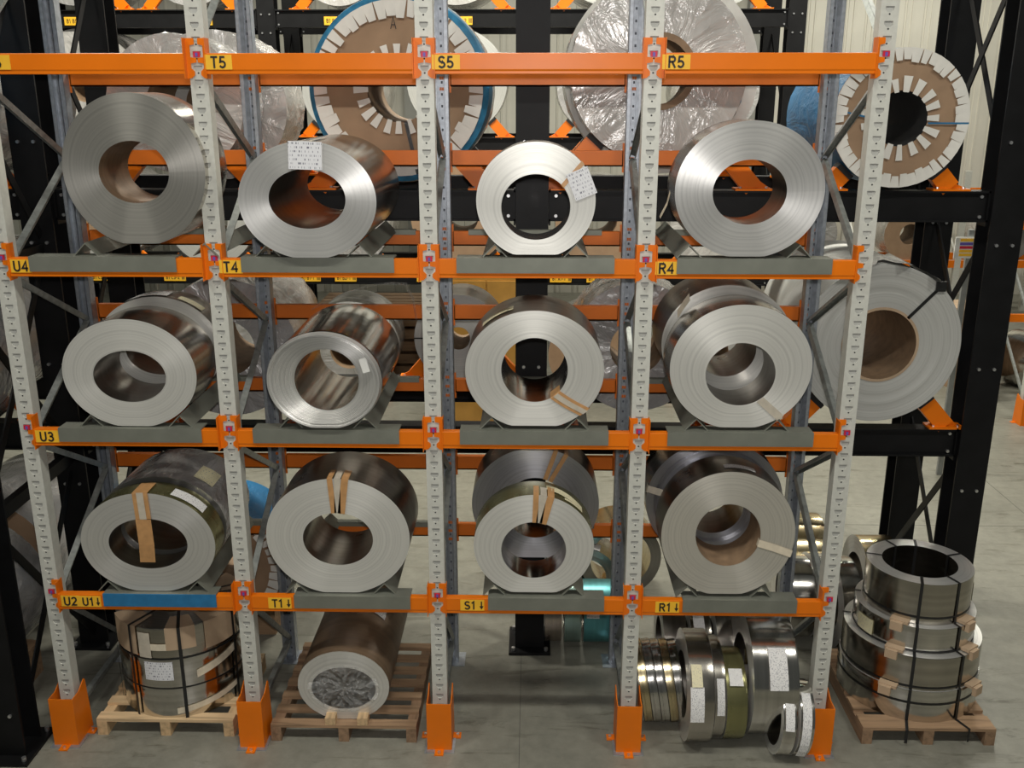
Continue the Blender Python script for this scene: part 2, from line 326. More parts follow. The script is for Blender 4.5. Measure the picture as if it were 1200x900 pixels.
# ------------------------------------------------------------------ coils
class Coil:
    """horizontal wound coil, axis along local +y, front face at y=0, oval where it has sagged"""
    def __init__(s, a, b, ai, bi, depth, dz=0.0, flat=0.97): s.a, s.b, s.ai, s.bi, s.d, s.dz, s.flat = a, b, ai, bi, depth, dz, flat
    def out(s, t): return Vector((s.a*math.cos(t), 0, max(s.b*math.sin(t), -s.b*s.flat)))
    def inn(s, t): return Vector((s.ai*math.cos(t), 0, s.bi*math.sin(t)+s.dz))
    def pt(s, t, k, y=0): p = s.inn(t).lerp(s.out(t), k); p.y = y; return p
def coil_mesh(c, mats, rings=9, jit=0.0, seed=1, segs=96, prof=None, wrinkle=0.0):
    rnd = random.Random(seed); rows = []          # (k, y, kind)
    thick = (c.a-c.ai+c.b-c.bi)/2
    for i in range(rings+1):
        k = i/rings; y0 = prof(k) if prof else rnd.uniform(-jit, jit)
        if 0 < i < rings and jit > 0: rows.append((k-0.004, rows[-1][1], 0))
        rows.append((k, y0, 0))
    nf = len(rows)
    for y in (0.02, c.d*0.33, c.d*0.66, c.d-0.012): rows.append((1.0, y, 1))
    rows.append((0.985, c.d, 0)); rows.append((0.5, c.d, 0)); rows.append((0.0, c.d, 0))
    for y in (c.d*0.6, c.d*0.25): rows.append((0.0, y, 2))
    R = len(rows); vs = []; ph = [rnd.uniform(0, 6.28) for _ in range(6)]
    for k, y, kd in rows:
        for j in range(segs):
            t = 2*PI*j/segs; p = c.pt(t, k, y)
            if wrinkle:
                wv = sum(math.sin((7+9*q)*t+ph[q]+3*k+4*y) for q in range(5))/5*wrinkle
                if kd == 1: p.x += math.cos(t)*wv; p.z += math.sin(t)*wv
                elif kd == 0: p.y += wv*(0.3+k)
            vs.append(tuple(p))
    fs = []; mi = []; uvs = []
    for r in range(R):
        r2 = (r+1) % R
        if r < nf-1: kd = 0
        elif r < nf+4: kd = 1
        elif r < nf+6: kd = 0
        else: kd = 2
        acc0, acc1 = (rows[r][0], rows[r2][0])
        for j in range(segs):
            j2 = (j+1) % segs
            fs.append((r*segs+j, r2*segs+j, r2*segs+j2, r*segs+j2)); mi.append(kd)
            u0, u1 = j/segs, (j+1)/segs
            if kd == 0: v0, v1 = acc0*thick+seed*0.37, acc1*thick+seed*0.37
            else: v0, v1 = rows[r][1]+seed*0.53, rows[r2][1]+seed*0.53
            uvs += [(u0, v0), (u0, v1), (u1, v1), (u1, v0)]
    me = bpy.data.meshes.new('coil'); me.from_pydata(vs, [], fs)
    for m in mats: me.materials.append(MATS[m])
    me.polygons.foreach_set('material_index', mi)
    ul = me.uv_layers.new(name='UVMap'); ul.data.foreach_set('uv', [x for p in uvs for x in p])
    me.polygons.foreach_set('use_smooth', [True]*len(fs)); me.set_sharp_from_angle(angle=math.radians(40)); me.update()
    return me
def coil(name, label, c, loc, mats, rot=(0, 0, 0), cat='coil', group=None, **kw):
    o = bpy.data.objects.new(name, coil_mesh(c, mats, **kw)); o.location = loc; o.rotation_euler = rot
    setp(o, label, cat, group); link(o); o['_c'] = 0; del o['_c']; return o
def fromface(xl, xr, yt, yb, hl, hr, ht, hb, Y, depth, flat=0.97):
    """oval of the front face and of the bore, measured in the photo at depth Y"""
    cx, cy = (xl+xr)/2, (yt+yb)/2
    L = atY(xl, cy, Y); Rr = atY(xr, cy, Y); T = atY(cx, yt, Y); B = atY(cx, yb, Y)
    a = (Rr[0]-L[0])/2; b = (T[2]-B[2])/2; X = (L[0]+Rr[0])/2; Z = (T[2]+B[2])/2
    hc = ((hl+hr)/2, (ht+hb)/2); l = atY(hl, hc[1], Y); r = atY(hr, hc[1], Y); t = atY(hc[0], ht, Y); bb = atY(hc[0], hb, Y)
    c = Coil(a, b, (r[0]-l[0])/2, (t[2]-bb[2])/2, depth, (t[2]+bb[2])/2-Z, flat)
    return c, (X, Y, Z)
LIFT = 0.004
def tape(o, c, th, w, mat, yin=0.08, yout=0.15, skew=0.0, name='tape', n=7, lift=LIFT, tube=0.0):
    """tape from the bore over the face and back over the outer lap"""
    t = math.radians(th); pts = []; sd = []
    e = Vector((math.cos(t), 0, math.sin(t))); per = Vector((-math.sin(t), 0, math.cos(t)))
    if yin > 0:
        p = c.pt(t, 0); pts += [p+Vector((0, yin, 0))-e*lift, p+Vector((0, -lift, 0))-e*lift]; sd += [per*w/2]*2
    for i in range(n):
        k = i/(n-1); tt = t+skew*k; p = c.pt(tt, k); pts.append(p+Vector((0, -lift-0.003, 0))+(e*lift if i == n-1 else Vector())); sd.append(per*w/2)
    tt = t+skew; p = c.pt(tt, 1.0)
    if yout > 0: pts += [p+e*lift*1.5+Vector((0, yout*0.4, 0)), p+e*lift*1.5+Vector((0, yout, 0))]; sd += [per*w/2]*2
    m = MB(); m.ribbon(pts, sd); return m.build(name, mat, o, smooth=False, fix=False)
def uvquad(vs, name, mat, parent, nx=1):
    """strip of quads with a 0..1 map; vs = list of (bottom, top) pairs"""
    n = len(vs)-1; pts = [tuple(p) for pr in vs for p in pr]; fs = [(2*i, 2*i+2, 2*i+3, 2*i+1) for i in range(n)]
    me = bpy.data.meshes.new(name); me.from_pydata(pts, [], fs); me.materials.append(MATS[mat]); ul = me.uv_layers.new(name='UVMap')
    uv = []
    for i in range(n): a, b = i/n, (i+1)/n; uv += [a, 0, b, 0, b, 1, a, 1]
    ul.data.foreach_set('uv', uv); me.update(); o = bpy.data.objects.new(name, me); return link(o, parent)
def facelabel(o, c, x, z, w, h, ang, mat='paper', y=-0.011):
    a = math.radians(ang); r = Vector((math.cos(a), 0, math.sin(a))); u = Vector((-math.sin(a), 0, math.cos(a))); p = Vector((x, y, z))
    return uvquad([(p-r*w/2-u*h/2, p-r*w/2+u*h/2), (p+r*w/2-u*h/2, p+r*w/2+u*h/2)], 'paper_label', mat, o)
def laplabel(o, c, th0, th1, y0, y1, mat='paper', skew=0.0):
    vs = []
    for i in range(9):
        t = math.radians(th0+(th1-th0)*i/8); e = Vector((math.cos(t), 0, math.sin(t))); p = c.out(t)+e*0.006
        vs.append((p+Vector((0, y0+skew*i/8, 0)), p+Vector((0, y1+skew*i/8, 0))))
    return uvquad(vs, 'paper_label', mat, o)

# ================================================================== the hall
fm = MB(); fm.add([(-14, -9, 0), (22, -9, 0), (22, 17, 0), (-14, 17, 0)], [(0, 1, 2, 3)])
floor = struct('floor', fm, 'concrete', fix=False)
for x0, x1, y0, y1 in ((3.088, 3.0915, -9, 15.9), (-14, 22, 3.6, 3.604), (8.4, 8.404, -9, 15.9)):
    MB().box(x0, x1, y0, y1, -0.01, 0.0012).build('expansion_joint', 'joint_grey', floor)
WY = 16.0
wall = struct('wall_back', MB().box(-14, 22, WY, WY+0.2, 0, 9), 'wall_grey')
pan = MB(); pan.prism([(0, 0), (0.35, 0), (0.35, 9), (0, 9)], -0.03, 0); pan.box(0.36, 0.40, -0.012, 0, 0, 9); pan.box(0.1, 0.13, -0.05, -0.03, 0, 9)
pme = pan.mesh('panel', 'wall_cream')
for k in range(88):
    o = bpy.data.objects.new('panel', pme); o.location = (-13.5+0.4*k, WY, 0); link(o, wall)
for k, x in enumerate((-6.5, 0.6, 7.7, 14.5)):
    t = thing('building_column', 'grey steel building column at the back wall, %s' % ('far left', 'left of the centre', 'right of the centre behind the striped wall panels', 'far right')[k], 'column', (x, WY-0.35, 0))
    MB().box(-0.14, 0.14, -0.15, -0.13, 0, 9).build('flange', 'wall_grey', t); MB().box(-0.14, 0.14, 0.13, 0.15, 0, 9).build('flange', 'wall_grey', t); MB().box(-0.01, 0.01, -0.13, 0.13, 0, 9).build('web', 'wall_grey', t)

# ================================================================== orange and grey rack in front
BAY = 1.275; PZ = 0.0763; DEP = 0.968
LZ = {1: 1.1214, 3: 2.2656, 4: 3.3336, 5: 4.4778}
UX = [i*BAY for i in range(5)]
rack = thing('pallet_rack', 'four-bay pallet rack with grey slotted uprights and orange beams in the foreground', 'rack')
HW = 0.050
def slotted_cell():
    """one pitch of the upright face with its keyed slot pocket"""
    bm = bmesh.new(); P = PZ
    slot = [(-0.024, 0.016), (0.024, 0.016), (0.024, 0.000), (0.014, -0.015), (0.008, -0.015), (0.0, -0.017), (-0.008, -0.015), (-0.014, -0.015), (-0.024, 0.000)]
    outer = [(-HW, -P/2), (HW, -P/2), (HW, P/2), (-HW, P/2)]
    vo = [bm.verts.new((x, 0, z)) for x, z in outer]; vi = [bm.verts.new((x, 0, z)) for x, z in slot]
    eo = [bm.edges.new((vo[i], vo[(i+1) % 4])) for i in range(4)]; ei = [bm.edges.new((vi[i], vi[(i+1) % len(vi)])) for i in range(len(vi))]
    bmesh.ops.triangle_fill(bm, use_beauty=True, edges=eo+ei)
    vb = [bm.verts.new((x, 0.007, z)) for x, z in slot]
    for i in range(len(vi)):
        j = (i+1) % len(vi); bm.faces.new((vi[i], vi[j], vb[j], vb[i]))
    f = bm.faces.new(vb)
    bm.normal_update(); bm.verts.index_update(); vs = [tuple(v.co) for v in bm.verts]; fs = [tuple(v.index for v in f.verts) for f in bm.faces]
    mi = [1 if (f.calc_center_median().y > 0.006) else 0 for f in bm.faces]
    bm.free(); return vs, fs, mi
cv, cf, cm = slotted_cell()
def upright_front():
    m = MB(); z0 = LZ[1]-14.5*PZ; n = 69
    for k in range(n):
        zc = z0+PZ*(k+0.5); b = len(m.v); m.v += [(x, y, z+zc) for x, y, z in cv]
        for f, i in zip(cf, cm): m.f.append(tuple(b+q for q in f)); m.m.append(i)
        m.cyl((0, 0.0064, zc-0.025), (0, -0.0006, zc-0.025), 0.0052, 8, 2)
    zt = z0+PZ*n
    m.box(-HW, HW, 0.0, 0.003, 0, z0)
    for sg in (-1, 1):
        m.box(sg*HW, sg*(HW-0.003), 0.0005, 0.085, 0, zt); m.box(sg*HW, sg*(HW-0.022), 0.085, 0.088, 0, zt)
    return m.mesh('upright', ['upright_grey', 'slot_shade', 'dark_hole'], fix=False)
def upright_rear():
    m = MB(); zt = 5.3; y = DEP
    m.box(-HW, HW, y+0.08, y+0.083, 0, zt)
    for sg in (-1, 1):
        m.box(sg*HW, sg*(HW-0.003), y, y+0.083, 0, zt); m.box(sg*HW, sg*(HW-0.024), y, y+0.003, 0, zt); m.box(sg*0.014, sg*0.018, y+0.066, y+0.08, 0, zt)
    for k in range(68):
        z = 0.06+PZ*k; m.box(-0.006, 0.006, y+0.0775, y+0.0795, z, z+0.016, 1)
    return m.mesh('upright', ['galvanised', 'hole_grey'])
uf, ur = upright_front(), upright_rear()
def guard_mesh():
    m = MB(); h = 0.36; t = 0.006
    m.box(-0.0769, 0.0769, -0.10, -0.10+t, 0, h)
    for sg in (-1, 1):
        P = [(-0.10, 0), (0.13, 0), (0.10, h+0.03), (0.085, h+0.045), (0.0, h), (-0.10, h)]; q = len(P)
        m.add([(sg*0.083, y, z) for y, z in P]+[(sg*(0.083-t), y, z) for y, z in P], [tuple(range(q)), tuple(range(2*q-1, q-1, -1))]+[(i, i+q, (i+1) % q+q, (i+1) % q) for i in range(q)])
        m.box(sg*0.083, sg*0.135, 0.03, 0.09, 0, 0.008)
    m.box(-0.03, 0.03, -0.16, -0.10, 0, 0.008)
    return m.mesh('foot_guard', 'orange')
gme = guard_mesh()
bolt_me = MB().cyl((0, 0, 0), (0, -0.012, 0), 0.012, 8).mesh('bolt', 'bolt_zinc')
zbolt_me = MB().cyl((0, 0, 0), (0, 0, 0.012), 0.011, 8).mesh('bolt', 'bolt_zinc')
def inst(me, name, loc, parent, rot=(0, 0, 0), scale=(1, 1, 1)):
    o = bpy.data.objects.new(name, me); o.location = loc; o.rotation_euler = rot; o.scale = scale; return link(o, parent)
for i, x in enumerate(UX):
    u = inst(uf, 'upright', (x, 0, 0), rack); r = inst(ur, 'upright', (x, 0, 0), rack)
    g = inst(gme, 'foot_guard', (0, 0, 0), u)
    for bx, by in ((0, -0.135), (-0.112, 0.06), (0.112, 0.06)): inst(zbolt_me, 'bolt', (bx, by, 0.008), u)
    MB().box(-0.10, 0.10, -0.13, 0.11, 0.0, 0.006).build('base_plate', 'galvanised', u)
    MB().box(-0.10, 0.10, DEP-0.05, DEP+0.14, 0.0, 0.006).build('base_plate', 'galvanised', r)
    fz = [0.30, 1.02, 1.20, 2.14, 2.38, 3.22, 3.46, 4.36, 4.56]; rz = [0.17, 1.60, 2.72, 3.84, 5.1]
    segs = [(0.33, 0.17)]
    for k in range(3): segs += []
    zz = [(1.02, 0.20), (1.06, 1.60), (2.13, 1.62), (2.20, 2.72), (3.20, 2.74), (3.28, 3.84), (4.33, 3.86), (4.55, 5.2)]
    for a, b in zz:
        m = MB(); m.channel((x, 0.07, a), (x, DEP+0.01, b), 0.036, 0.034, 0.004, up=(0.35, 0, 1)); m.build('brace', 'brace_steel', rack)
    for z in (0.17, 5.0): MB().channel((x, 0.07, z), (x, DEP+0.01, z), 0.036, 0.034, 0.004).build('brace', 'brace_steel', rack)
# beams
def connector_poly(sg, full):
    e = 0.062; inn = 0.004 if full else 0.012
    P = [(e, 0.085), (0.012, 0.085), (inn+0.006, 0.075), (inn+0.006, 0.052), (0.036, 0.046), (0.036, -0.016), (inn, -0.020), (inn, -0.044), (0.036, -0.050), (0.036, -0.075), (0.018, -0.092), (0.018, -0.112), (0.036, -0.128), (e, -0.132)]
    return [(-sg*px, pz) for px, pz in P]
con_me = {sg: (lambda m: (m.prism(connector_poly(sg, True), -0.008, -0.0008), m.box(-sg*0.062, -sg*0.058, -0.06, -0.0, -0.132, 0.085)))and None for sg in ()}
def con(sg):
    m = MB(); m.prism(connector_poly(sg, True), -0.009, -0.002); m.box(-sg*0.062, -sg*0.0585, -0.055, 0.03, -0.132, 0.085); return m.mesh('connector', 'orange')
con_me = {1: con(1), -1: con(-1)}
lock_me = MB().box(-0.019, 0.019, -0.006, 0.002, -0.016, 0.014).box(-0.007, 0.007, -0.0075, 0.0, -0.013, 0.008, 1).mesh('lock_pin', ['lock_red', 'lock_blue'])
BY0, BY1 = -0.050, 0.0
labels = {(0, 5): '5', (1, 5): 'T5', (2, 5): 'S5', (3, 5): 'R5', (0, 4): 'U4', (1, 4): 'T4', (3, 4): 'R4', (0, 3): 'U3', (0, 1): 'U2', (1, 1): 'T1', (2, 1): 'S1', (3, 1): 'R1'}
labpx = {(0, 5): (-16, 13, 79), (1, 5): (240, 272, 74), (2, 5): (506, 539, 71), (3, 5): (776, 809, 73), (0, 4): (13, 37, 313.5), (1, 4): (257, 284, 311), (3, 4): (768, 794, 312.5),
         (0, 3): (42, 69, 512), (0, 1): (71.5, 93.8, 701), (1, 1): (314.5, 341.5, 705.5), (2, 1): (539.5, 567.5, 709), (3, 1): (768, 796, 709)}
def label_plate(parent, x0, x1, zc, txt, arrow=False, y=BY0, h=0.078):
    p = MB().box(x0, x1, y-0.003, y-0.0005, zc-h/2, zc+h/2).build('label_plate', 'label_yellow', parent)
    w = x1-x0; cx = (x0+x1)/2
    if arrow:
        text(txt, 0.082, (cx-0.016, y-0.004, zc), p, name='lettering', sx=1.0)
        m = MB(); ax = x1-0.018; m.prism([(ax-0.004, zc+0.028), (ax+0.004, zc+0.028), (ax+0.004, zc-0.006), (ax+0.013, zc-0.006), (ax, zc-0.030), (ax-0.013, zc-0.006), (ax-0.004, zc-0.006)], y-0.005, y-0.0025); m.build('arrow', 'ink', p)
    else: text(txt, 0.088 if len(txt) > 1 else 0.085, (cx, y-0.004, zc), p, name='lettering')
    return p
for lv in (1, 3, 4, 5):
    z = LZ[lv]
    for b in range(4):
        x0, x1 = UX[b]+0.060, UX[b+1]-0.060; m = MB()
        prof = [(BY0, 0.004), (BY1, 0.004), (BY1, -0.108), (BY0+0.004, -0.108), (BY0+0.004, -0.090), (BY0, -0.084)]
        n = len(prof); vs = [(x0, y, z+q) for y, q in prof]+[(x1, y, z+q) for y, q in prof]
        m.add(vs, [tuple(range(n)), tuple(range(2*n-1, n-1, -1))]+[(i, i+n, (i+1) % n+n, (i+1) % n) for i in range(n)])
        bm_ = m.build('beam', 'orange', rack); bevel(bm_, 0.003)
        inst(con_me[-1], 'connector', (UX[b], 0, z), bm_); inst(con_me[1], 'connector', (UX[b+1], 0, z), bm_)
        inst(lock_me, 'lock_pin', (UX[b], -0.004, z), bm_)
        if b == 3 and lv != 4: inst(lock_me, 'lock_pin', (UX[4]+0.002, -0.004, z), bm_)
        if (b, lv) in labels:
            pl, pr, py = labpx[(b, lv)]; A = atY(pl, py, BY0); B = atY(pr, py, BY0)
            zc = z-0.044
            xa, xb = A[0], B[0]
            if lv == 1 and b == 0:
                label_plate(bm_, xa, xb, zc, 'U2'); C_ = atY(94, 702, BY0); D_ = atY(118, 702, BY0); label_plate(bm_, C_[0], D_[0], zc-0.002, 'U1', True)
            else: label_plate(bm_, xa, xb, zc, labels[(b, lv)], arrow=(lv == 1))
        # beams on the back uprights: load beam and, above it, the back stop
        for zz, hh in (((4.42, 0.105),) if lv == 5 else ((z+0.02, 0.10), ({4: 3.90, 3: 2.83, 1: 1.69}[lv], 0.105))):
            r = MB().box(UX[b]+0.056, UX[b+1]-0.056, DEP+0.084, DEP+0.13, zz-hh, zz).box(UX[b]+0.056, UX[b+1]-0.056, DEP+0.084, DEP+0.088, zz-hh-0.0, zz-hh+0.01).build('beam', 'orange_dark', rack)
            for sg, ux in ((-1, UX[b]), (1, UX[b+1])):
                MB().box(ux-sg*0.062, ux-sg*0.006, DEP+0.084, DEP+0.09, zz-hh-0.04, zz+0.05)._hook(ux, sg, zz-hh/2).build('connector', 'orange_dark', r)

# ================================================================== coil cradles on the beams
crx = {(0, 4): (35, 207), (1, 4): (283, 462), (2, 4): (535, 720), (3, 4): (793, 975), (0, 3): (70, 237), (1, 3): (297, 468), (2, 3): (539, 713), (3, 3): (782, 953), (0, 1): (122, 254), (1, 1): (345, 481), (2, 1): (572, 708), (3, 1): (800, 934)}
crail = {}
bayn = 'UTSR'
def cradle(b, lv, rails):
    z = LZ[lv]+0.006; pl, pr = crx[(b, lv)]; py = {4: 311, 3: 513, 1: 705}[lv]
    x0 = atY(pl, py, BY0)[0]; x1 = atY(pr, py, BY0)[0]
    wh = {4: 'second', 3: 'third', 1: 'lowest'}[lv]
    t = thing('coil_cradle', '%s coil cradle with ridged rails hooked over the %s orange beam, %s bay' % ('blue-fronted' if (b, lv) == (0, 1) else 'grey', wh, ('leftmost', 'second', 'third', 'rightmost')[b]), 'cradle', ((x0+x1)/2, 0, z), 'coil cradles on the orange beams')
    cx = (x0+x1)/2; m = MB((cx, 0, z)); m.box(x0, x1, BY0-0.010, BY0-0.003, z-0.082, z+0.008); m.build('front_plate', 'cradle_blue' if (b, lv) == (0, 1) else 'cradle_steel', t)
    m = MB((cx, 0, z)); m.box(x0, x1, BY0-0.003, 0.06, z, z+0.008); m.build('front_angle', 'cradle_steel', t)
    m = MB((cx, 0, z)); m.box(x0, x1, DEP+0.08, DEP+0.135, z+0.016, z+0.024); m.box(x0, x1, DEP+0.079, DEP+0.083, z-0.01, z+0.016); m.build('rear_angle', 'cradle_steel', t)
    for xr in rails:
        m = MB((cx, 0, z)); h = 0.085; w_ = 0.075; th = 0.006
        m.prism([(xr-w_, z+0.008), (xr, z+h), (xr+w_, z+0.008), (xr+w_-th*1.6, z+0.008), (xr, z+h-th*1.5), (xr-w_+th*1.6, z+0.008)], -0.02, DEP+0.12); m.build('rail', 'cradle_steel', t)
    return t

# ================================================================== coils on the orange rack
def coilpx(label, spec, Y, depth, mats, **kw):
    c, loc = fromface(*spec, Y, depth, kw.pop('flat', 0.97))
    o = coil('steel_coil', label, c, loc, mats, **kw); o.location.z += 0; return o, c, loc
def seat(o, c, b, lv, off=None):
    """cradle under a coil, rails touching the sides of its belly"""
    X = o.location.x; Z = o.location.z; z = LZ[lv]+0.006
    # lowest point must clear the front angle
    low = Z-c.b*c.flat; dz = max(0, z+0.012-low); o.location.z += dz; Z += dz
    top = z+0.085; best = None
    for q in range(60):
        x = 0.06+q*0.008
        if x >= c.a: break
        yb = Z-c.b*math.sqrt(max(0, 1-(x/c.a)**2)); yb = max(yb, Z-c.b*c.flat)
        if yb >= top-0.002: best = x; break
    x = off if off else (best if best else c.a*0.75)
    cradle(b, lv, (X-x-0.01, X+x+0.01)); return o
FB = ['face_bright', 'lap_steel', 'lap_dark']
# -- row on the second beam
o, c, _ = coilpx('large dull grey coil with oval bore on the leftmost cradle of the top row', (73, 240, 108, 288, 112, 194, 165, 238), -0.06, 0.42, ['face_tan', 'lap_steel', 'lap_brown'], seed=3, rings=12); seat(o, c, 0, 4, 0.345)
o, c, _ = coilpx('long bright coil with a white paper label at its top, top row, second bay', (279, 441, 165, 304, 315, 405, 198, 268), -0.10, 1.0, ['face_bright', 'lap_steel', 'lap_dark'], seed=4, rings=11); seat(o, c, 1, 4)
facelabel(o, c, 0.005, c.b*0.76, 0.19, 0.155, -2, 'paper_hand')
tape(o, c, 84, 0.02, 'tape_clear', 0.0, 0.4)
o, c, _ = coilpx('short pale coil with a tilted paper label at right, top row, third bay', (558, 698, 166, 303, 586, 667, 204, 281), -0.05, 0.26, ['face_matt', 'lap_dark', 'lap_bright'], seed=5, flat=0.93, rings=12); seat(o, c, 2, 4)
facelabel(o, c, c.a*0.76, c.b*0.30, 0.13, 0.16, 22, 'paper_hand'); tape(o, c, 40, 0.025, 'tape_brown', 0.05, 0.12)
o, c, _ = coilpx('wide ringed coil with a tag hanging behind its left side, top row, right bay', (791, 967, 141, 303, 838, 925, 187, 263), -0.05, 0.34, ['face_bright', 'lap_steel', 'lap_dark'], seed=6, rings=14); seat(o, c, 3, 4, 0.31)
m = MB(); m.ribbon([(-c.a-0.005, 0.16, -0.02), (-c.a-0.02, 0.16, -0.09), (-c.a-0.06, 0.15, -0.17)], [(0, 0.02, 0.006)]*3); m.build('hanging_tag', 'tape_beige', o, fix=False)
# -- row on the third beam
o, c, _ = coilpx('oval grey coil on the leftmost cradle of the middle row, before a labelled coil', (73, 230, 374, 501, 109, 194, 411, 471), -0.03, 0.40, ['face_matt', 'lap_steel', 'lap_dark'], seed=7, rings=10); seat(o, c, 0, 3)
lx = o.location
c2 = Coil(c.a*0.99, c.b*1.0, c.ai, c.bi, 0.24, c.dz); o2 = coil('steel_coil', 'dark coil with torn paper labels on top, behind the oval grey middle-row coil', c2, (lx.x+0.02, lx.y+0.46, lx.z+0.045), ['face_matt', 'lap_dark', 'lap_dark'], seed=8)
laplabel(o2, c2, 125, 80, 0.03, 0.16, 'paper'); laplabel(o2, c2, 70, 45, 0.02, 0.10, 'paper_cream')
def step3(k):
    return 0.055-0.085*min(1, k/0.72) if k < 0.72 else -0.03+0.02*math.sin((k-0.72)*30)
o, c, _ = coilpx('shiny coil with stepped inner laps and loose film flap, middle row, second bay', (313, 448, 388, 501, 344, 420, 412, 484), -0.04, 0.80, ['face_bright', 'lap_bright', 'lap_steel'], seed=9, rings=16, jit=0.006, prof=step3); seat(o, c, 1, 3)
facelabel(o, c, c.a*0.72, c.b*0.34, 0.045, 0.09, 15, 'sign_white', -0.04)
m = MB(); fp = []; 
for i in range(7):
    s = i/6; fp.append((-0.22+0.62*s, 0.72+0.12*s, c.b*0.93+0.16*math.sin(s*1.9)))
m.ribbon(fp, [(0.0, 0.05, 0.0)]*7); m.ribbon([fp[-1], (fp[-1][0]+0.05, fp[-1][1], fp[-1][2]-0.10), (fp[-1][0]+0.07, fp[-1][1], fp[-1][2]-0.26)], [(0.0, 0.05, 0)]*3); m.build('loose_flap', 'film', o, fix=False)
o, c, _ = coilpx('pale coil with brown tape across its lower right face, middle row of the third bay', (545, 708, 364, 503, 587, 665, 396, 471), -0.03, 0.50, ['face_matt', 'lap_dark', 'lap_bright'], seed=10, flat=0.94, rings=14); seat(o, c, 2, 3)
tape(o, c, -50, 0.075, 'tape_brown', 0.12, 0.06, 0.12); tape(o, c, -50, 0.035, 'tape_clear', 0.0, 0.0, 0.12, name='clear_tape', lift=0.007); laplabel(o, c, 138, 108, 0.1, 0.2, 'paper_cream')
o, c, _ = coilpx('broad grey coil with dark core, middle row, right bay, before a shiny one', (785, 952, 357, 503, 831, 913, 402, 475), -0.03, 0.32, ['face_matt', 'lap_steel', 'lap_dark'], seed=11, rings=14); seat(o, c, 3, 3)
tape(o, c, -53, 0.05, 'tape_clear', 0, 0.1, name='film_patch'); lx = o.location
c2 = Coil(c.a*0.97, c.b*0.97, c.ai*0.9, c.bi*0.9, 0.5, c.dz); o2 = coil('steel_coil', 'shiny dark coil behind the broad grey coil of the middle row, right bay', c2, (lx.x-0.02, lx.y+0.36, lx.z+0.06), ['face_matt', 'lap_dark', 'lap_dark'], seed=12)
m = MB(); m.ribbon([c2.out(math.radians(a))+Vector((0, y, 0.01)) for a, y in ((128, -0.02), (136, -0.08), (146, -0.14))], [(0.0, 0.02, 0.02)]*3); m.build('loose_flap', 'tape_beige', o2, fix=False)
# -- row on the lowest beam
o, c, _ = coilpx('flattened coil with a brown tape strip over its bore, lowest beam, leftmost bay', (95, 252, 578, 694, 124, 216, 608, 666), -0.02, 0.20, ['face_bright', 'lap_olive', 'lap_dark'], seed=13, rings=10); seat(o, c, 0, 1)
tape(o, c, 92, 0.10, 'tape_brown', 0.0, 0.16); tape(o, c, 92, 0.045, 'tape_clear', 0, 0, name='clear_tape', lift=0.007)
m = MB(); m.ribbon([c.pt(math.radians(92), 0, -0.012), (-0.005, -0.012, c.dz), (-0.015, 0.0, c.dz-c.bi*0.75)], [(0.05, 0, 0)]*3); m.build('tape_end', 'tape_brown', o, fix=False)
laplabel(o, c, 68, 35, 0.03, 0.13, 'paper'); lx = o.location
c2 = Coil(c.a*0.99, c.b*1.0, c.ai, c.bi, 0.55, c.dz); o2 = coil('steel_coil', 'dark film-wrapped coil behind the flattened coil of the leftmost bay, lowest beam', c2, (lx.x+0.01, lx.y+0.23, lx.z+0.02), ['face_dark', 'plastic_grey', 'lap_dark'], seed=14, wrinkle=0.006)
laplabel(o2, c2, 62, 42, 0.10, 0.30, 'paper_cream')
o, c, _ = coilpx('pale oval coil with two brown tape strips above its bore, lowest beam, second bay', (312, 480, 561, 696, 355, 437, 601, 662), -0.02, 0.50, ['face_matt', 'lap_dark', 'lap_dark'], seed=15, rings=13); seat(o, c, 1, 1)
tape(o, c, 94, 0.035, 'tape_brown', 0.0, 0.14); tape(o, c, 82, 0.045, 'tape_brown', 0.06, 0.14); tape(o, c, 88, 0.04, 'tape_clear', 0.0, 0.12, name='clear_tape')
o, c, _ = coilpx('beige-grey coil with two tape strips and yellow tag on top, lowest beam, third bay', (555, 696, 580, 698, 588, 664, 612, 677), -0.02, 0.24, ['face_matt', 'lap_olive', 'lap_bright'], seed=16, flat=0.93, rings=13); seat(o, c, 2, 1)
tape(o, c, 88, 0.035, 'tape_brown', 0.0, 0.14); tape(o, c, 74, 0.045, 'tape_brown', 0.04, 0.14); tape(o, c, 81, 0.04, 'tape_clear', 0.0, 0.12, name='clear_tape')
laplabel(o, c, 78, 38, 0.10, 0.18, 'paper_cream', -0.06); laplabel(o, c, 60, 38, 0.03, 0.06, 'paper_cream'); lx = o.location
c2, l2 = fromface(553, 702, 525, 655, 592, 664, 560, 630, 0.42, 0.35); o2 = coil('steel_coil', 'large lilac-grey coil with two dark tape strips behind the beige-grey coil, third bay', c2, (l2[0], l2[1], max(l2[2], LZ[1]+0.05+c2.b)), ['face_lilac', 'lap_dark', 'lap_bright'], seed=17, rings=5, jit=0.0)
tape(o2, c2, 72, 0.03, 'tape_brown', 0, 0.1); tape(o2, c2, 62, 0.03, 'tape_brown', 0, 0.1)
o, c, _ = coilpx('broad coil with brown core and beige tape strip at right, lowest beam, right bay', (775, 932, 553, 698, 815, 891, 591, 663), -0.02, 0.30, ['face_warm', 'lap_dark', 'core_brown'], seed=18, rings=13); seat(o, c, 3, 1)
tape(o, c, -14, 0.05, 'tape_beige', 0.03, 0.06, -0.05); laplabel(o, c, 95, 68, 0.06, 0.12, 'paper'); lx = o.location
def step1(k): return 0.0 if k < 0.3 else (-0.02 if k < 0.55 else (0.03 if k < 0.8 else 0.0))
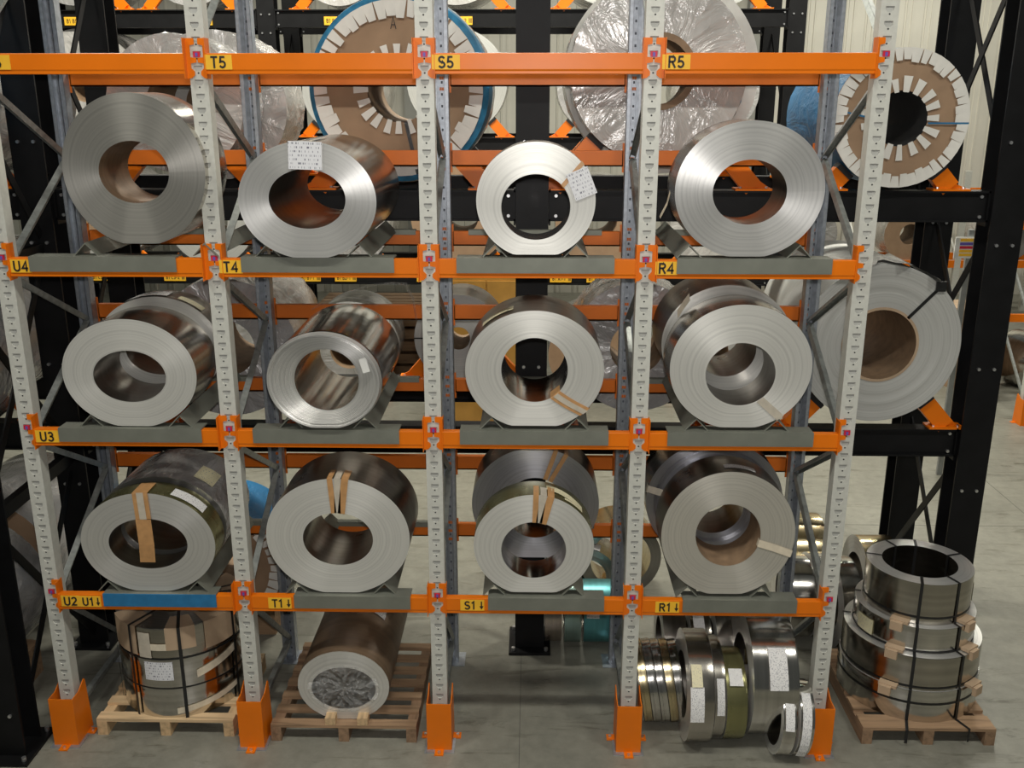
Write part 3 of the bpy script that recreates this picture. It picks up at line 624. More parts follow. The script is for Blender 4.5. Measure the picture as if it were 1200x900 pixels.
c2, l2 = fromface(757, 917, 518, 655, 800, 870, 560, 625, 0.46, 0.35); o2 = coil('steel_coil', 'stepped grey coil standing behind the broad coil of the right bay, lowest beam', c2, (l2[0], l2[1], max(l2[2], LZ[1]+0.05+c2.b)), ['face_lilac', 'lap_steel', 'lap_dark'], seed=19, prof=step1, rings=10)
tape(o2, c2, 168, 0.05, 'tape_clear', 0, 0.05)

# ================================================================== black heavy racks
def h_column(parent, x, y, z1, w=0.23, d=0.22, base=True, bolts=()):
    m = MB(); m.box(x-w/2, x+w/2, y-d/2, y-d/2+0.016, 0, z1); m.box(x-w/2, x+w/2, y+d/2-0.016, y+d/2, 0, z1); m.box(x-0.007, x+0.007, y-d/2+0.016, y+d/2-0.016, 0, z1)
    o = m.build('column', 'black_paint', parent)
    if base:
        MB().box(x-w/2-0.05, x+w/2+0.05, y-d/2-0.09, y+d/2+0.09, 0, 0.022).build('base_plate', 'black_paint', o)
        for sx in (-1, 1):
            inst(zbolt_me, 'bolt', (x+sx*(w/2+0.015), y-d/2-0.05, 0.022), o, scale=(1.4, 1.4, 2.2)); inst(zbolt_me, 'bolt', (x+sx*(w/2+0.015), y+d/2+0.05, 0.022), o, scale=(1.4, 1.4, 2.2))
    for z in bolts:
        for sx in (-0.055, 0.055): inst(bolt_me, 'bolt', (x+sx, y-d/2, z), o)
    return o
def i_beam(parent, x0, x1, y, zt, h=0.215, w=0.13):
    m = MB(); m.box(x0, x1, y-w/2, y+w/2, zt-0.014, zt); m.box(x0, x1, y-w/2, y+w/2, zt-h, zt-h+0.014); m.box(x0, x1, y-w/2+0.03, y-w/2+0.042, zt-h+0.014, zt-0.014)
    m.box(x0, x0+0.012, y-w/2, y+w/2, zt-h-0.03, zt+0.01); m.box(x1-0.012, x1, y-w/2, y+w/2, zt-h-0.03, zt+0.01)
    o = m.build('beam', 'black_paint', parent)
    for xx in (x0+0.05, x1-0.05):
        for zz in (zt-0.04, zt-h+0.035): inst(bolt_me, 'bolt', (xx, y-w/2+0.03, zz), o)
    return o
def cradle_arm(parent, X, Zc, r, y, zb, sg, phi=42):
    """orange arm that props a coil from below, black rubber pad on its head"""
    f = math.radians(phi); d = Vector((sg*math.sin(f), 0, -math.cos(f))); c = Vector((X, y, Zc)); head = c+d*(r+0.004)
    t = (head.z-(zb+0.015))/math.cos(f); t = max(t, 0.05); foot = head+d*t
    m = MB(); m.bar(head+d*0.035, foot, 0.13, 0.075, up=(0, 1, 0)); m.box(foot.x-0.13, foot.x+0.13, y-0.065, y+0.065, zb, zb+0.014)
    m.add([(foot.x, y-0.01, zb+0.014), (foot.x+sg*0.12, y-0.01, zb+0.014), tuple(head.lerp(foot, 0.5)+Vector((sg*0.02, -0.01, 0))), (foot.x, y+0.01, zb+0.014), (foot.x+sg*0.12, y+0.01, zb+0.014), tuple(head.lerp(foot, 0.5)+Vector((sg*0.02, 0.01, 0)))], [(0, 1, 2), (5, 4, 3), (0, 3, 4, 1), (1, 4, 5, 2), (2, 5, 3, 0)])
    o = m.build('cradle_arm', 'orange', parent)
    per = Vector((d.z, 0, -d.x)); p = MB(); p.bar(head, head+d*0.035, 0.13, 0.11, up=(0, 1, 0)); p.build('rubber_pad', 'rubber', o)
    for sx in (-0.09, 0.09): inst(zbolt_me, 'bolt', (foot.x+sx, y-0.03, zb+0.014), o)
    return o
def arms(parent, X, Zc, r, zb, ys):
    for y in ys:
        for sg in (-1, 1): cradle_arm(parent, X, Zc, r, y, zb, sg)
R1Y, R1B = 1.28, 2.56; ZA, ZB = 3.62, 1.87
r1x = [-0.36, 3.155, 6.46]
r1 = thing('heavy_rack', 'black heavy steel rack holding large wrapped coils, directly behind the orange rack', 'rack')
for k, x in enumerate(r1x):
    h_column(r1, x, R1Y, 6.2, bolts=(0.45, 1.4, 2.35, 3.25, 3.95)); h_column(r1, x+0.06*(k == 2), R1B, 6.2, bolts=(1.4, 3.25))
    for za, zb_ in ((0.25, 1.55), (1.95, 3.3), (3.7, 5.2)):
        MB().bar((x+0.03, R1Y+0.1, za), (x+0.03, R1B-0.1, zb_), 0.012, 0.06).build('brace', 'black_paint', r1)
        MB().bar((x-0.03, R1Y+0.1, zb_), (x-0.03, R1B-0.1, za), 0.012, 0.06).build('brace', 'black_paint', r1)
    for zz in (1.75, 3.5): MB().bar((x, R1Y+0.1, zz), (x, R1B-0.1, zz), 0.05, 0.09).build('tie', 'black_paint', r1)
for k in range(2):
    for z in (ZA, ZB):
        for y in (R1Y, R1B): i_beam(r1, r1x[k]+0.118, r1x[k+1]-0.118, y, z)
h_column(r1, -3.88, R1Y, 6.2); h_column(r1, -3.88, R1B, 6.2)
for z in (ZA, ZB):
    for y in (R1Y, R1B): i_beam(r1, -3.762, r1x[0]-0.118, y, z)
for X_, r_, z_, lab_, mt_, sd_ in ((-1.22, 0.60, ZB, 'dim plastic-wrapped coil on the shelf just left of the black left column', 'plastic_grey', 43), (-1.16, 0.58, ZA, 'dim paper-wrapped coil high up just left of the black left column', 'face_paper', 44)):
    Zc_ = z_+r_*1.09; coil('wrapped_coil', lab_, Coil(r_, r_, r_*0.4, r_*0.4, 1.2, 0, 1.0), (X_, 1.32, Zc_), [mt_, 'plastic_grey', 'core_brown'], jit=0, rings=4, seed=sd_, wrinkle=0.008)
    for y_ in (R1Y+0.06, R1B-0.1):
        for sg_ in (-1, 1): cradle_arm(r1, X_, Zc_, r_, y_, z_, sg_)
coil('wrapped_coil', 'dim cardboard-faced coil on the floor just left of the black left column', Coil(0.6, 0.6, 0.24, 0.24, 1.1, 0, 0.99), (-1.25, 1.30, 0.60), ['cardboard', 'plastic_grey', 'core_brown'], jit=0, rings=4, seed=45)
# ---- wrapped coils on it
def circ(px, py, rpx, Y):
    A = atY(px, py, Y); B = atY(px+rpx, py, Y); return A, B[0]-A[0]
def tabs(o, c, n, w, ln, rad_in=False, seed=1, y=-0.012):
    """white paper tabs folded over the cardboard disc, one object per tab"""
    rnd = random.Random(seed); mes = []
    for q in range(3):
        lw = w*(0.84+0.13*q); m = MB()
        if rad_in: m.add([(-lw*0.32, 0, -0.01), (lw*0.32, 0, -0.01), (lw*0.5, 0, ln), (-lw*0.5, 0, ln), (-lw*0.32, -0.003, -0.01), (lw*0.32, -0.003, -0.01), (lw*0.5, -0.003, ln), (-lw*0.5, -0.003, ln)], [(0, 1, 2, 3), (7, 6, 5, 4), (0, 4, 5, 1), (1, 5, 6, 2), (2, 6, 7, 3), (3, 7, 4, 0)])
        else: m.add([(-lw*0.52, 0, 0.0), (lw*0.52, 0, 0.0), (lw*0.34, 0, -ln), (-lw*0.34, 0, -ln), (-lw*0.52, -0.003, 0.0), (lw*0.52, -0.003, 0.0), (lw*0.34, -0.003, -ln), (-lw*0.34, -0.003, -ln)], [(0, 1, 2, 3), (7, 6, 5, 4), (0, 4, 5, 1), (1, 5, 6, 2), (2, 6, 7, 3), (3, 7, 4, 0)])
        mes.append(m.mesh('paper_tab', 'tab_white'))
    for i in range(n):
        t = 2*PI*(i+rnd.uniform(-0.09, 0.09))/n; e = Vector((math.cos(t), 0, math.sin(t))); p = c.inn(t) if rad_in else c.out(t)
        ob = inst(rnd.choice(mes), 'paper_tab', (p.x, y-0.002*rnd.random(), p.z), o, rot=(rnd.uniform(-0.06, 0.02), PI/2-t, 0))
        ob.scale = (1, 1, rnd.uniform(0.85, 1.15))
# cardboard-faced coil, left of the middle column
A, r = circ(467, 105, 99, 1.20); cb = Coil(r, r, r*0.375, r*0.375, 0.50, 0, 1.0)
o = coil('wrapped_coil', 'large cardboard-faced coil with white paper tabs and blue wrapping, left of the black centre column', cb, A, ['cardboard', 'plastic_blue', 'core_brown'], jit=0.0, rings=4, seed=31)
tabs(o, cb, 46, 0.078, 0.105, seed=2); tabs(o, cb, 20, 0.05, 0.085, True, seed=3)
m = MB(); n = 72; R_ = r+0.05; prof_ = ((r+0.002, 0.004), (R_-0.01, 0.03), (R_, 0.08), (R_, 0.45), (r+0.001, 0.495))
m.add([(q*math.cos(2*PI*i/n), y, q*math.sin(2*PI*i/n)) for q, y in prof_ for i in range(n)], [(k*n+i, (k+1)*n+i, (k+1)*n+(i+1) % n, k*n+(i+1) % n) for k in range(len(prof_)-1) for i in range(n)])
m.build('blue_wrapping', 'blue_wrap', o, smooth=True, fix=False)
text('A', 0.105, (-0.02, -0.012, r*0.74), o, name='lettering', sx=0.8, wt=0.09)
m = MB(); m.ribbon([cb.pt(math.radians(-78), k, -0.016) for k in (0.0, 0.5, 1.0)], [(0.012, 0, 0.003)]*3); m.build('strap', 'strap_black', o, fix=False)
arms(r1, A[0], A[2], r, ZA, (R1Y,))
A2, r2 = circ(471, 104, 117, 1.80); r2 = min(r2, A2[2]-ZA-0.02); cb2 = Coil(r2, r2, r2*0.35, r2*0.35, 0.7, 0, 1.0)
o = coil('wrapped_coil', 'white paper-wrapped coil mostly hidden behind the cardboard-faced coil with blue wrapping', cb2, (A2[0], 1.76, A2[2]), ['tab_white', 'plastic_wrap', 'core_brown'], jit=0, rings=4, seed=32, wrinkle=0.006)
arms(r1, A2[0], A2[2], r2, ZA, (R1B,))
# plastic wrapped coil right of the middle column
A, r = circ(772, 84, 104, 1.20); cc = Coil(r, r, r*0.40, r*0.40, 0.50, 0, 1.0)
o = coil('wrapped_coil', 'large coil wrapped in creased clear plastic, right of the black centre column', cc, A, ['plastic_wrap', 'plastic_wrap', 'core_brown'], jit=0.0, rings=6, seed=33, wrinkle=0.012)
m = MB(); 
for a0 in (0,): m.ribbon([cc.pt(math.radians(a), -0.02, -0.02) for a in range(0, 361, 10)], [(0.022*math.cos(math.radians(a)), 0, 0.022*math.sin(math.radians(a))) for a in range(0, 361, 10)])
m.build('core_ring', 'core_brown', o, fix=False)
arms(r1, A[0], A[2], r, ZA, (R1Y,))
A2, r2 = circ(774, 88, 113, 1.82); r2 = min(r2, A2[2]-ZA-0.02); cb2 = Coil(r2, r2, r2*0.35, r2*0.35, 0.7, 0, 1.0)
o = coil('wrapped_coil', 'pale paper-wrapped coil mostly hidden behind the creased plastic coil right of the centre column', cb2, (A2[0], 1.76, A2[2]), ['tab_white', 'plastic_wrap', 'core_brown'], jit=0, rings=4, seed=34, wrinkle=0.006)
arms(r1, A2[0], A2[2], r2, ZA, (R1B,))
# right: cardboard face, blue body
A, r = circ(1055, 139, 80, 1.18); r = min(r, A[2]-ZA-0.004); cdx = Coil(r, r, r*0.40, r*0.40, 1.25, 0, 1.0)
o = coil('wrapped_coil', 'cardboard-faced coil with white paper tabs and long blue wrapped body, beside the right end upright', cdx, A, ['cardboard', 'plastic_blue', 'dark_hole'], jit=0.0, rings=4, seed=35, wrinkle=0.004)
tabs(o, cdx, 44, 0.066, 0.085, seed=5); tabs(o, cdx, 17, 0.055, 0.085, True, seed=6)
m = MB(); m.ribbon([cdx.pt(0, k, -0.017)+Vector((0, 0, -0.03)) for k in (0.0, 1.0)], [(0, 0, 0.006)]*2); m.ribbon([cdx.pt(PI, k, -0.017)+Vector((0, 0, 0.06*k)) for k in (0.0, 1.0)], [(0, 0, 0.006)]*2); m.build('strap', 'strap_blue', o, fix=False)
arms(r1, A[0], A[2], r, ZA, (R1Y, R1B-0.2))
# left: two plastic-wrapped
A, r = circ(205, 122, 80, 1.18); r = min(r, A[2]-ZA-0.01); ca = Coil(r, r*0.98, r*0.42, r*0.42, 0.55, 0, 1.0)
o = coil('wrapped_coil', 'plastic-wrapped coil with dark core behind the upper left coil of the orange rack', ca, A, ['plastic_wrap', 'plastic_wrap', 'core_brown'], jit=0, rings=5, seed=36, wrinkle=0.012); arms(r1, A[0], A[2], r, ZA, (R1Y,))
A, r = circ(252, 124, 84, 1.85); r = min(r, A[2]-ZA-0.01); ca = Coil(r, r, r*0.4, r*0.4, 0.6, 0, 1.0)
o = coil('wrapped_coil', 'creased plastic coil whose right edge shows behind the second grey upright, at eye level', ca, A, ['plastic_wrap', 'plastic_wrap', 'core_brown'], jit=0, rings=5, seed=37, wrinkle=0.014); arms(r1, A[0], A[2], r, ZA, (R1B,))
# middle shelf
A, r = circ(266, 408, 82, 1.20); r = min(r, A[2]-ZB-0.01)
ca = Coil(r, r, r*0.4, r*0.4, 0.9, 0, 1.0); o = coil('wrapped_coil', 'plastic-wrapped coil on the black rack between the two left coils of the middle row', ca, A, ['plastic_grey', 'plastic_wrap', 'core_brown'], jit=0, rings=5, seed=38, wrinkle=0.012); arms(r1, A[0], A[2], r, ZB, (R1Y,))
A, r = circ(538, 402, 48, 2.0); r = 0.36
ca = Coil(r, r, r*0.26, r*0.26, 0.5, 0, 1.0); o = coil('wrapped_coil', 'small pale coil with dark bore and black strap behind the third grey upright', ca, (A[0], 1.95, ZB+r+0.14), ['face_paper', 'lap_dark', 'core_brown'], jit=0, rings=6, seed=39)
m = MB(); m.ribbon([ca.pt(PI, 0, -0.006), ca.pt(PI, 1, -0.006)], [(0, 0, 0.006)]*2); m.build('strap', 'strap_black', o, fix=False); arms(r1, A[0], ZB+r+0.14, r, ZB, (R1B,))
A, r = circ(746, 408, 78, 1.20); r = min(r, A[2]-ZB-0.01)
ca = Coil(r, r, r*0.4, r*0.4, 0.6, 0, 1.0); o = coil('wrapped_coil', 'plastic-wrapped coil on the black rack behind the fourth grey upright, middle height', ca, A, ['plastic_grey', 'plastic_wrap', 'core_brown'], jit=0, rings=5, seed=40, wrinkle=0.012); arms(r1, A[0], A[2], r, ZB, (R1Y,))
A, r = circ(1031, 404, 95, 1.18); r = min(r, A[2]-ZB-0.008); ch = Coil(r, r, r*0.455, r*0.455, 1.25, 0, 1.0)
o = coil('paper_coil', 'big matt grey coil with brown cardboard core and black strap, right of the end upright', ch, A, ['face_paper', 'face_paper', 'core_brown'], jit=0.001, rings=8, seed=41)
m = MB(); m.ribbon([ch.pt(math.radians(48), k, -0.006) for k in (0, 0.5, 1)], [(-0.009, 0, 0.008)]*3); q = ch.pt(math.radians(48), 0.97, -0.012); m.box(q.x-0.035, q.x+0.035, -0.02, -0.004, q.z-0.03, q.z+0.04); m.build('strap', 'strap_black', o, fix=False)
m = MB(); m.ribbon([ch.pt(math.radians(a), 0.012, -0.006) for a in range(0, 361, 8)], [(0.010*math.cos(math.radians(a)), 0, 0.010*math.sin(math.radians(a))) for a in range(0, 361, 8)]); m.build('core_rim', 'cardboard_pale', o, fix=False)
m = MB(); rnd = random.Random(4); pp = [ch.out(math.radians(a))*1.01+Vector((0, 0.25+0.1*math.sin(a), 0.012+0.012*rnd.random())) for a in range(40, 125, 5)]; m.ribbon(pp, [(0, 0.24, 0.006*rnd.uniform(-1, 1)) for _ in pp]); m.build('film_cover', 'plastic_plain', o, fix=False)
arms(r1, A[0], A[2], r, ZB, (R1Y, R1B-0.2))
# floor level under the black rack
A, r = circ(252, 640, 76, 1.30); ci = Coil(r, r, r*0.4, r*0.4, 0.6, 0, 1.0); zc = A[2]
o = coil('wrapped_coil', 'cardboard-faced coil with white tabs and blue wrapping low behind the second grey upright', ci, (A[0], 1.30, r+0.12), ['cardboard', 'plastic_blue', 'core_brown'], jit=0, rings=4, seed=42)
tabs(o, ci, 40, 0.07, 0.095, seed=8); tabs(o, ci, 16, 0.05, 0.08, True, seed=9)
t = thing('coil_chock', 'low timber chocks under the cardboard-faced coil behind the second upright', 'chock', (A[0], 1.55, 0))
for sg in (-1, 1): MB().prism([(sg*0.12, 0), (sg*0.42, 0), (sg*0.42, 0.22), (sg*0.36, 0.24), (sg*0.12, 0.115)], -0.2, 0.3).build('block', 'old_wood', t)

# ---- second black rack across the aisle, with yellow labels
r2 = thing('heavy_rack', 'distant black heavy rack with small yellow location labels across the far aisle', 'rack')
F2 = 7.8; xs2 = [atY(311, 22, F2)[0], atY(622, 22, F2)[0], atY(935, 22, F2)[0]]; sp2 = (xs2[2]-xs2[0])/2; xs2 = [xs2[0]-sp2]+[xs2[0], xs2[0]+sp2, xs2[0]+2*sp2]
for x in xs2:
    h_column(r2, x, F2+0.12, 6.6, bolts=(1.6, 1.9, 3.4, 3.65, 5.05, 5.28)); h_column(r2, x, F2+1.5, 6.6)
    for za, zb_ in ((0.25, 1.7), (2.1, 3.5), (3.8, 5.1)):
        MB().bar((x, F2+0.2, za), (x, F2+1.4, zb_), 0.012, 0.06).build('brace', 'black_paint', r2)
tx = {}
def tag_plate(parent, px, py, z, txt):
    X = atY(px, py, F2)[0]; p = MB().box(X-0.15, X+0.15, F2-0.004, F2+0.03, z-0.052, z+0.052).build('label_plate', 'label_yellow', parent)
    if txt not in tx: tx[txt] = text_mesh(txt, 0.072, 0.001)
    inst(tx[txt], 'lettering', (X-0.025, F2-0.005, z), p, rot=(PI/2, 0, 0), scale=(0.86, 1, 1))
    for q in range(3): MB().box(X+0.105+0.014*q, X+0.113+0.014*q, F2-0.0055, F2-0.004, z-0.03, z+0.03).build('bar_mark', 'ink', p)
for k in range(3):
    for z in (5.34, 3.72, 1.93):
        fb = i_beam(r2, xs2[k]+0.118, xs2[k+1]-0.118, F2+0.06, z, h=0.22); i_beam(r2, xs2[k]+0.118, xs2[k+1]-0.118, F2+1.5, z, h=0.22)
    if True:
        for z, s in ((5.34, 'C'),):
            pass
for px, py, z, txt in ((89, 27, 5.20, 'B1 B5-1'), (235, 24, 5.20, 'B1 B3-1'), (393, 21, 5.20, 'B1 B4-1'), (540, 19, 5.20, 'B1 B4-2'), (705, 19, 5.20, 'B1 A4-1'), (855, 22, 5.20, 'B1 A4-3'),
                       (119, 328, 1.80, 'B1 C3-1'), (205, 328, 1.80, 'B1 C3-2'), (363, 327, 1.80, 'B1 B1-1'), (405, 327, 1.80, 'B1 B2-1'), (501, 327, 1.80, 'B1 B2-1'), (542, 327, 1.80, 'B1 B2-2'), (657, 327, 1.80, 'B1 A1-1'), (700, 327, 1.80, 'B1 A1-2'), (838, 328, 1.80, 'B1 A2-1')):
    tag_plate(r2, px, py, z, txt)
for k in range(3):
    for f in (0.28, 0.72):
        X = xs2[k]+(xs2[k+1]-xs2[k])*f
        for z in (5.34, 3.72, 1.93):
            r = 0.55+0.06*((k+int(f*10)) % 3); Zc = z+r*1.08
            arms(r2, X, Zc, r, z, (F2+0.06,))
            side = ('left', 'right')[f > 0.5]; bay = ('leftmost', 'middle', 'right')[k]; lev = {5.34: 'top', 3.72: 'middle', 1.93: 'lower'}[z]
            cf_ = Coil(r, r, r*0.4, r*0.4, 1.1, 0, 1.0)
            coil('wrapped_coil', 'pale distant coil, %s one on the %s beam of the far black rack, %s bay' % (side, lev, bay), cf_, (X, F2+0.03, Zc), ['cardboard' if z == 1.93 and (k, f) in ((1, 0.72), (2, 0.28)) else ('plastic_wrap', 'face_paper', 'plastic_grey')[(k+int(z)) % 3], 'plastic_wrap', 'core_brown'], jit=0, rings=3, segs=48, seed=60+k)

for k in range(3):
    for q, f in enumerate((0.26, 0.74)):
        X = xs2[k]+(xs2[k+1]-xs2[k])*f; r = 0.62+0.05*((k+q) % 2); Zc = r+0.10
        coil('wrapped_coil', '%s distant coil on the floor under the far black rack, %s bay, %s one' % (('brown', 'grey')[(k+q) % 2], ('leftmost', 'middle', 'right')[k], ('left', 'right')[q]), Coil(r, r, r*0.4, r*0.4, 1.1, 0, 1.0), (X, F2-0.1, Zc), [('cardboard', 'plastic_grey')[(k+q) % 2], 'plastic_grey', 'core_brown'], jit=0, rings=3, segs=48, seed=180+k)
        for sg in (-1, 1):
            for y_ in (F2+0.1, F2+0.8): cradle_arm(r2, X, Zc, r, y_, 0.0, sg, 36)
# ---- black rack at the left edge
r3 = thing('heavy_rack', 'black heavy rack end with cross braces at the left edge of the picture', 'rack')
h_column(r3, -0.325, -0.13, 6.2, bolts=(0.33, 1.4, 2.4, 3.3)); h_column(r3, -3.9, -0.10, 6.2)
for za, zb_ in ((0.12, 1.5), (1.7, 3.1), (3.3, 4.9)):
    MB().bar((-0.34, 0.02, za), (-0.36, R1Y-0.12, zb_), 0.012, 0.06).build('brace', 'black_paint', r3); MB().bar((-0.32, 0.02, zb_), (-0.34, R1Y-0.12, za), 0.012, 0.06).build('brace', 'black_paint', r3)
for zz in (1.62, 3.2): MB().bar((-0.33, 0.02, zz), (-0.36, R1Y-0.12, zz), 0.06, 0.09).build('tie', 'black_paint', r3)
for z in (ZA, ZB):
    i_beam(r3, -3.78, -0.445, -0.13, z)
for nm, lab, X, r, z, mt in (('wrapped_coil', 'blue wrapped coil glimpsed high at the left edge', -1.05, 0.60, ZA, ['plastic_blue', 'plastic_blue', 'core_brown']), ('wrapped_coil', 'dull grey coil glimpsed at mid height at the left edge', -1.02, 0.58, ZB, ['face_paper', 'plastic_grey', 'core_brown'])):
    Zc = z+r*1.09; c = Coil(r, r, r*0.4, r*0.4, 1.0, 0, 1.0); coil(nm, lab, c, (X, -0.05, Zc), mt, jit=0, rings=4, seed=50, wrinkle=0.006); arms(r3, X, Zc, r, z, (-0.13,))
c = Coil(0.55, 0.55, 0.22, 0.22, 0.9, 0, 1.0); coil('wrapped_coil', 'grey plastic-wrapped coil low at the left edge, resting on timber', c, (-1.08, 0.05, 0.67), ['plastic_grey', 'plastic_grey', 'core_brown'], jit=0, rings=4, seed=51, wrinkle=0.012)
t = thing('coil_chock', 'timber chocks under the plastic-wrapped coil low at the left edge', 'chock', (-1.08, 0.5, 0))
for sg in (-1, 1): MB().prism([(sg*0.10, 0), (sg*0.48, 0), (sg*0.48, 0.26), (sg*0.38, 0.27), (sg*0.10, 0.118)], -0.3, 0.3).build('block', 'old_wood', t)

# ================================================================== things on the floor
def pallet(label, x0, x1, y0, y1, nb, mx='pine', my='pine_y', top=0.13, bw=0.085, rot=0.0, overhang=()):
    cx, cy = (x0+x1)/2, (y0+y1)/2; t = thing('wooden_pallet', label, 'pallet', (cx, cy, 0), rot=(0, 0, rot)); L = (x1-x0)/2; D = (y1-y0)/2
    for k, sx in enumerate((-L+0.035, 0, L-0.035)): MB().box(sx-0.035, sx+0.035, -D, D, 0.0, top-0.022).build('stringer', my, t)
    for k in range(nb):
        y = -D+bw/2+k*(2*D-bw)/(nb-1); MB().box(-L, L, y-bw/2, y+bw/2, top-0.022, top).build('deck_board', mx, t)
    return t
def flat_coil(label, X, Y, z, R, ri, h, mats, seed, group=None):
    c = Coil(R, R, ri, ri, h, 0, 1.0); o = coil('steel_coil', label, c, (X, Y, z), mats, rot=(PI/2, 0, 0), group=group, seed=seed, rings=10, jit=0.0); return o, c
def vstrap(parent, org, pts, w, mat='strap_black', name='strap'):
    """strap along pts; width is horizontal, tangent to the coil"""
    m = MB(org); sd = []
    for p in pts: v = Vector((p[0]-org[0], p[1]-org[1], 0)); v = v.normalized() if v.length > 1e-4 else Vector((1, 0, 0)); sd.append(Vector((-v.y, v.x, 0))*w/2)
    m.ribbon(pts, sd); o = m.build(name, mat, None, fix=False); o.parent = parent; o.location = (0, 0, 0); return o
# --- pallet with a tall stack of flat coils, bottom left
pallet('new pine pallet under the strapped coil stack in the leftmost bay', 0.165, 1.115, 0.02, 0.86, 5)
X, Y = 0.655, 0.47
for k, (z, h, R, mt, lab) in enumerate(((0.13, 0.235, 0.43, 'lap_bright', 'bottom bright coil of the strapped stack on the pine pallet, leftmost bay'), (0.369, 0.225, 0.432, 'lap_bright', 'middle coil with a white paper label in the strapped stack, leftmost bay'), (0.598, 0.22, 0.43, 'lap_steel', 'top coil covered with cardboard in the strapped stack, leftmost bay'))):
    o, c = flat_coil(lab, X, Y, z, R, 0.19, h, ['face_dark', mt, 'lap_dark'], 70+k)
    if k == 0:
        laplabel(o, c, 80, 20, 0.03, 0.075, 'tape_beige', 0.06)
        vs_ = [Vector((X, Y, 0))]
    if k == 1: laplabel(o, c, 106, 80, 0.06, 0.20, 'paper_hand'); laplabel(o, c, 60, 20, 0.05, 0.11, 'tape_beige', 0.08)
    if k == 2:
        # cardboard corner sheets: down the side and over the rim
        for a0, a1, dn in ((-150, -112, 0.21), (-84, -58, 0.16), (-50, -15, 0.20), (20, 60, 0.2), (95, 150, 0.2)):
            m = MB(); P = []
            for i in range(7):
                a = math.radians(a0+(a1-a0)*i/6); e = Vector((math.cos(a), math.sin(a), 0)); P.append((e*0.437+Vector((0, 0, h-dn)), e*0.437+Vector((0, 0, h+0.006)), e*0.27+Vector((0, 0, h+0.006))))
            vs = [p for q in P for p in q]; fs = []
            for i in range(6):
                for j in range(2): fs.append((3*i+j, 3*i+3+j, 3*i+4+j, 3*i+1+j))
            # local frame of the laid coil: world (x,y,z) -> local (x, z, -y)
            m.add([(v.x, v.z, -v.y) for v in vs], fs); m.build('cardboard_sheet', 'cardboard_pale', o, fix=False)
        laplabel(o, c, 110, 98, 0.0, 0.19, 'tape_clear'); laplabel(o, c, 98, 72, 0.06, 0.11, 'tape_beige')
        for a in (-118, -72, -20, 30, 70, 110, 150, 200):
            ar = math.radians(a); e = Vector((math.cos(ar), math.sin(ar), 0)); T = Vector((-math.sin(ar), math.cos(ar), 0))
            pts = [e*0.19+Vector((0, 0, h-0.1)), e*0.19+Vector((0, 0, h+0.012)), e*0.30+Vector((0, 0, h+0.012)), e*0.445+Vector((0, 0, h+0.010)), e*0.447+Vector((0, 0, 0)), e*0.447+Vector((0, 0, -0.49))]
            m = MB(); m.ribbon([(p.x, p.z, -p.y) for p in pts], [(T.x*0.011, 0, -T.y*0.011)]*len(pts)); m.build('strap', 'strap_black', o, fix=False)
    if k < 2:
        for dz in ((0.232,) if k == 0 else (0.22,)):
            m = MB(); m.ribbon([c.out(2*PI*i/48)*1.006+Vector((0, dz, 0)) for i in range(49)], [(0, 0.006, 0)]*49); m.build('strap', 'strap_black', o, fix=False)
# --- pallet with the brown wrapped coil
pallet('worn slatted pallet under the brown wrapped coil in the second bay', 1.385, 2.385, -0.02, 1.03, 7, 'old_wood', 'old_wood_y', 0.13, 0.075)
c, loc = fromface(349, 456, 763, 843, 366, 441, 782, 830, 0.05, 1.02, 0.97)
o = coil('wrapped_coil', 'brown paper wrapped coil with clear film over its end, on the worn pallet', c, (loc[0], loc[1], 0.134+c.b*c.flat), ['face_bright', 'lap_brown', 'lap_dark'], seed=75, rings=4, jit=0.0, wrinkle=0.003)
laplabel(o, c, 95, 48, 0.62, 0.78, 'paper', -0.10)
m = MB(); rnd = random.Random(5); n = 28; ctr = len(m.v)
vs = [Vector((0, -0.006, c.dz))]; rr = [0.45, 0.8, 1.12]
for q in rr:
    for i in range(n): a = 2*PI*i/n; p = c.inn(a)*q; p.z = c.dz+(p.z-c.dz*q); p.y = -0.02+0.022*rnd.random(); vs.append(p)
fs = [(0, 1+i, 1+(i+1) % n) for i in range(n)]
for q in range(2):
    for i in range(n): a = 1+q*n+i; b = 1+q*n+(i+1) % n; fs.append((a, a+n, b+n, b))
m.add(vs, fs); m.build('end_film', 'film', o, fix=False)
for k, px in enumerate((454, 624)):
    t = MB().prism([(0, 0), (0.075, 0), (0.075, 0.05), (0, 0.05)], 0, 0.13); xx = 1.86 if k == 0 else 2.14
    ob = MB().prism([(-0.035, 0), (0.035, 0), (0.035, 0.055), (-0.035, 0.055)], 0, 0.16).build('wooden_chock', 'pine_y'); ob.location = (loc[0]-0.09+0.22*k*1.0, -0.02, 0.131)
    setp(ob, 'pale wooden chock in front of the brown wrapped coil, %s one' % ('left', 'right')[k], 'chock', 'chocks on the worn pallet')
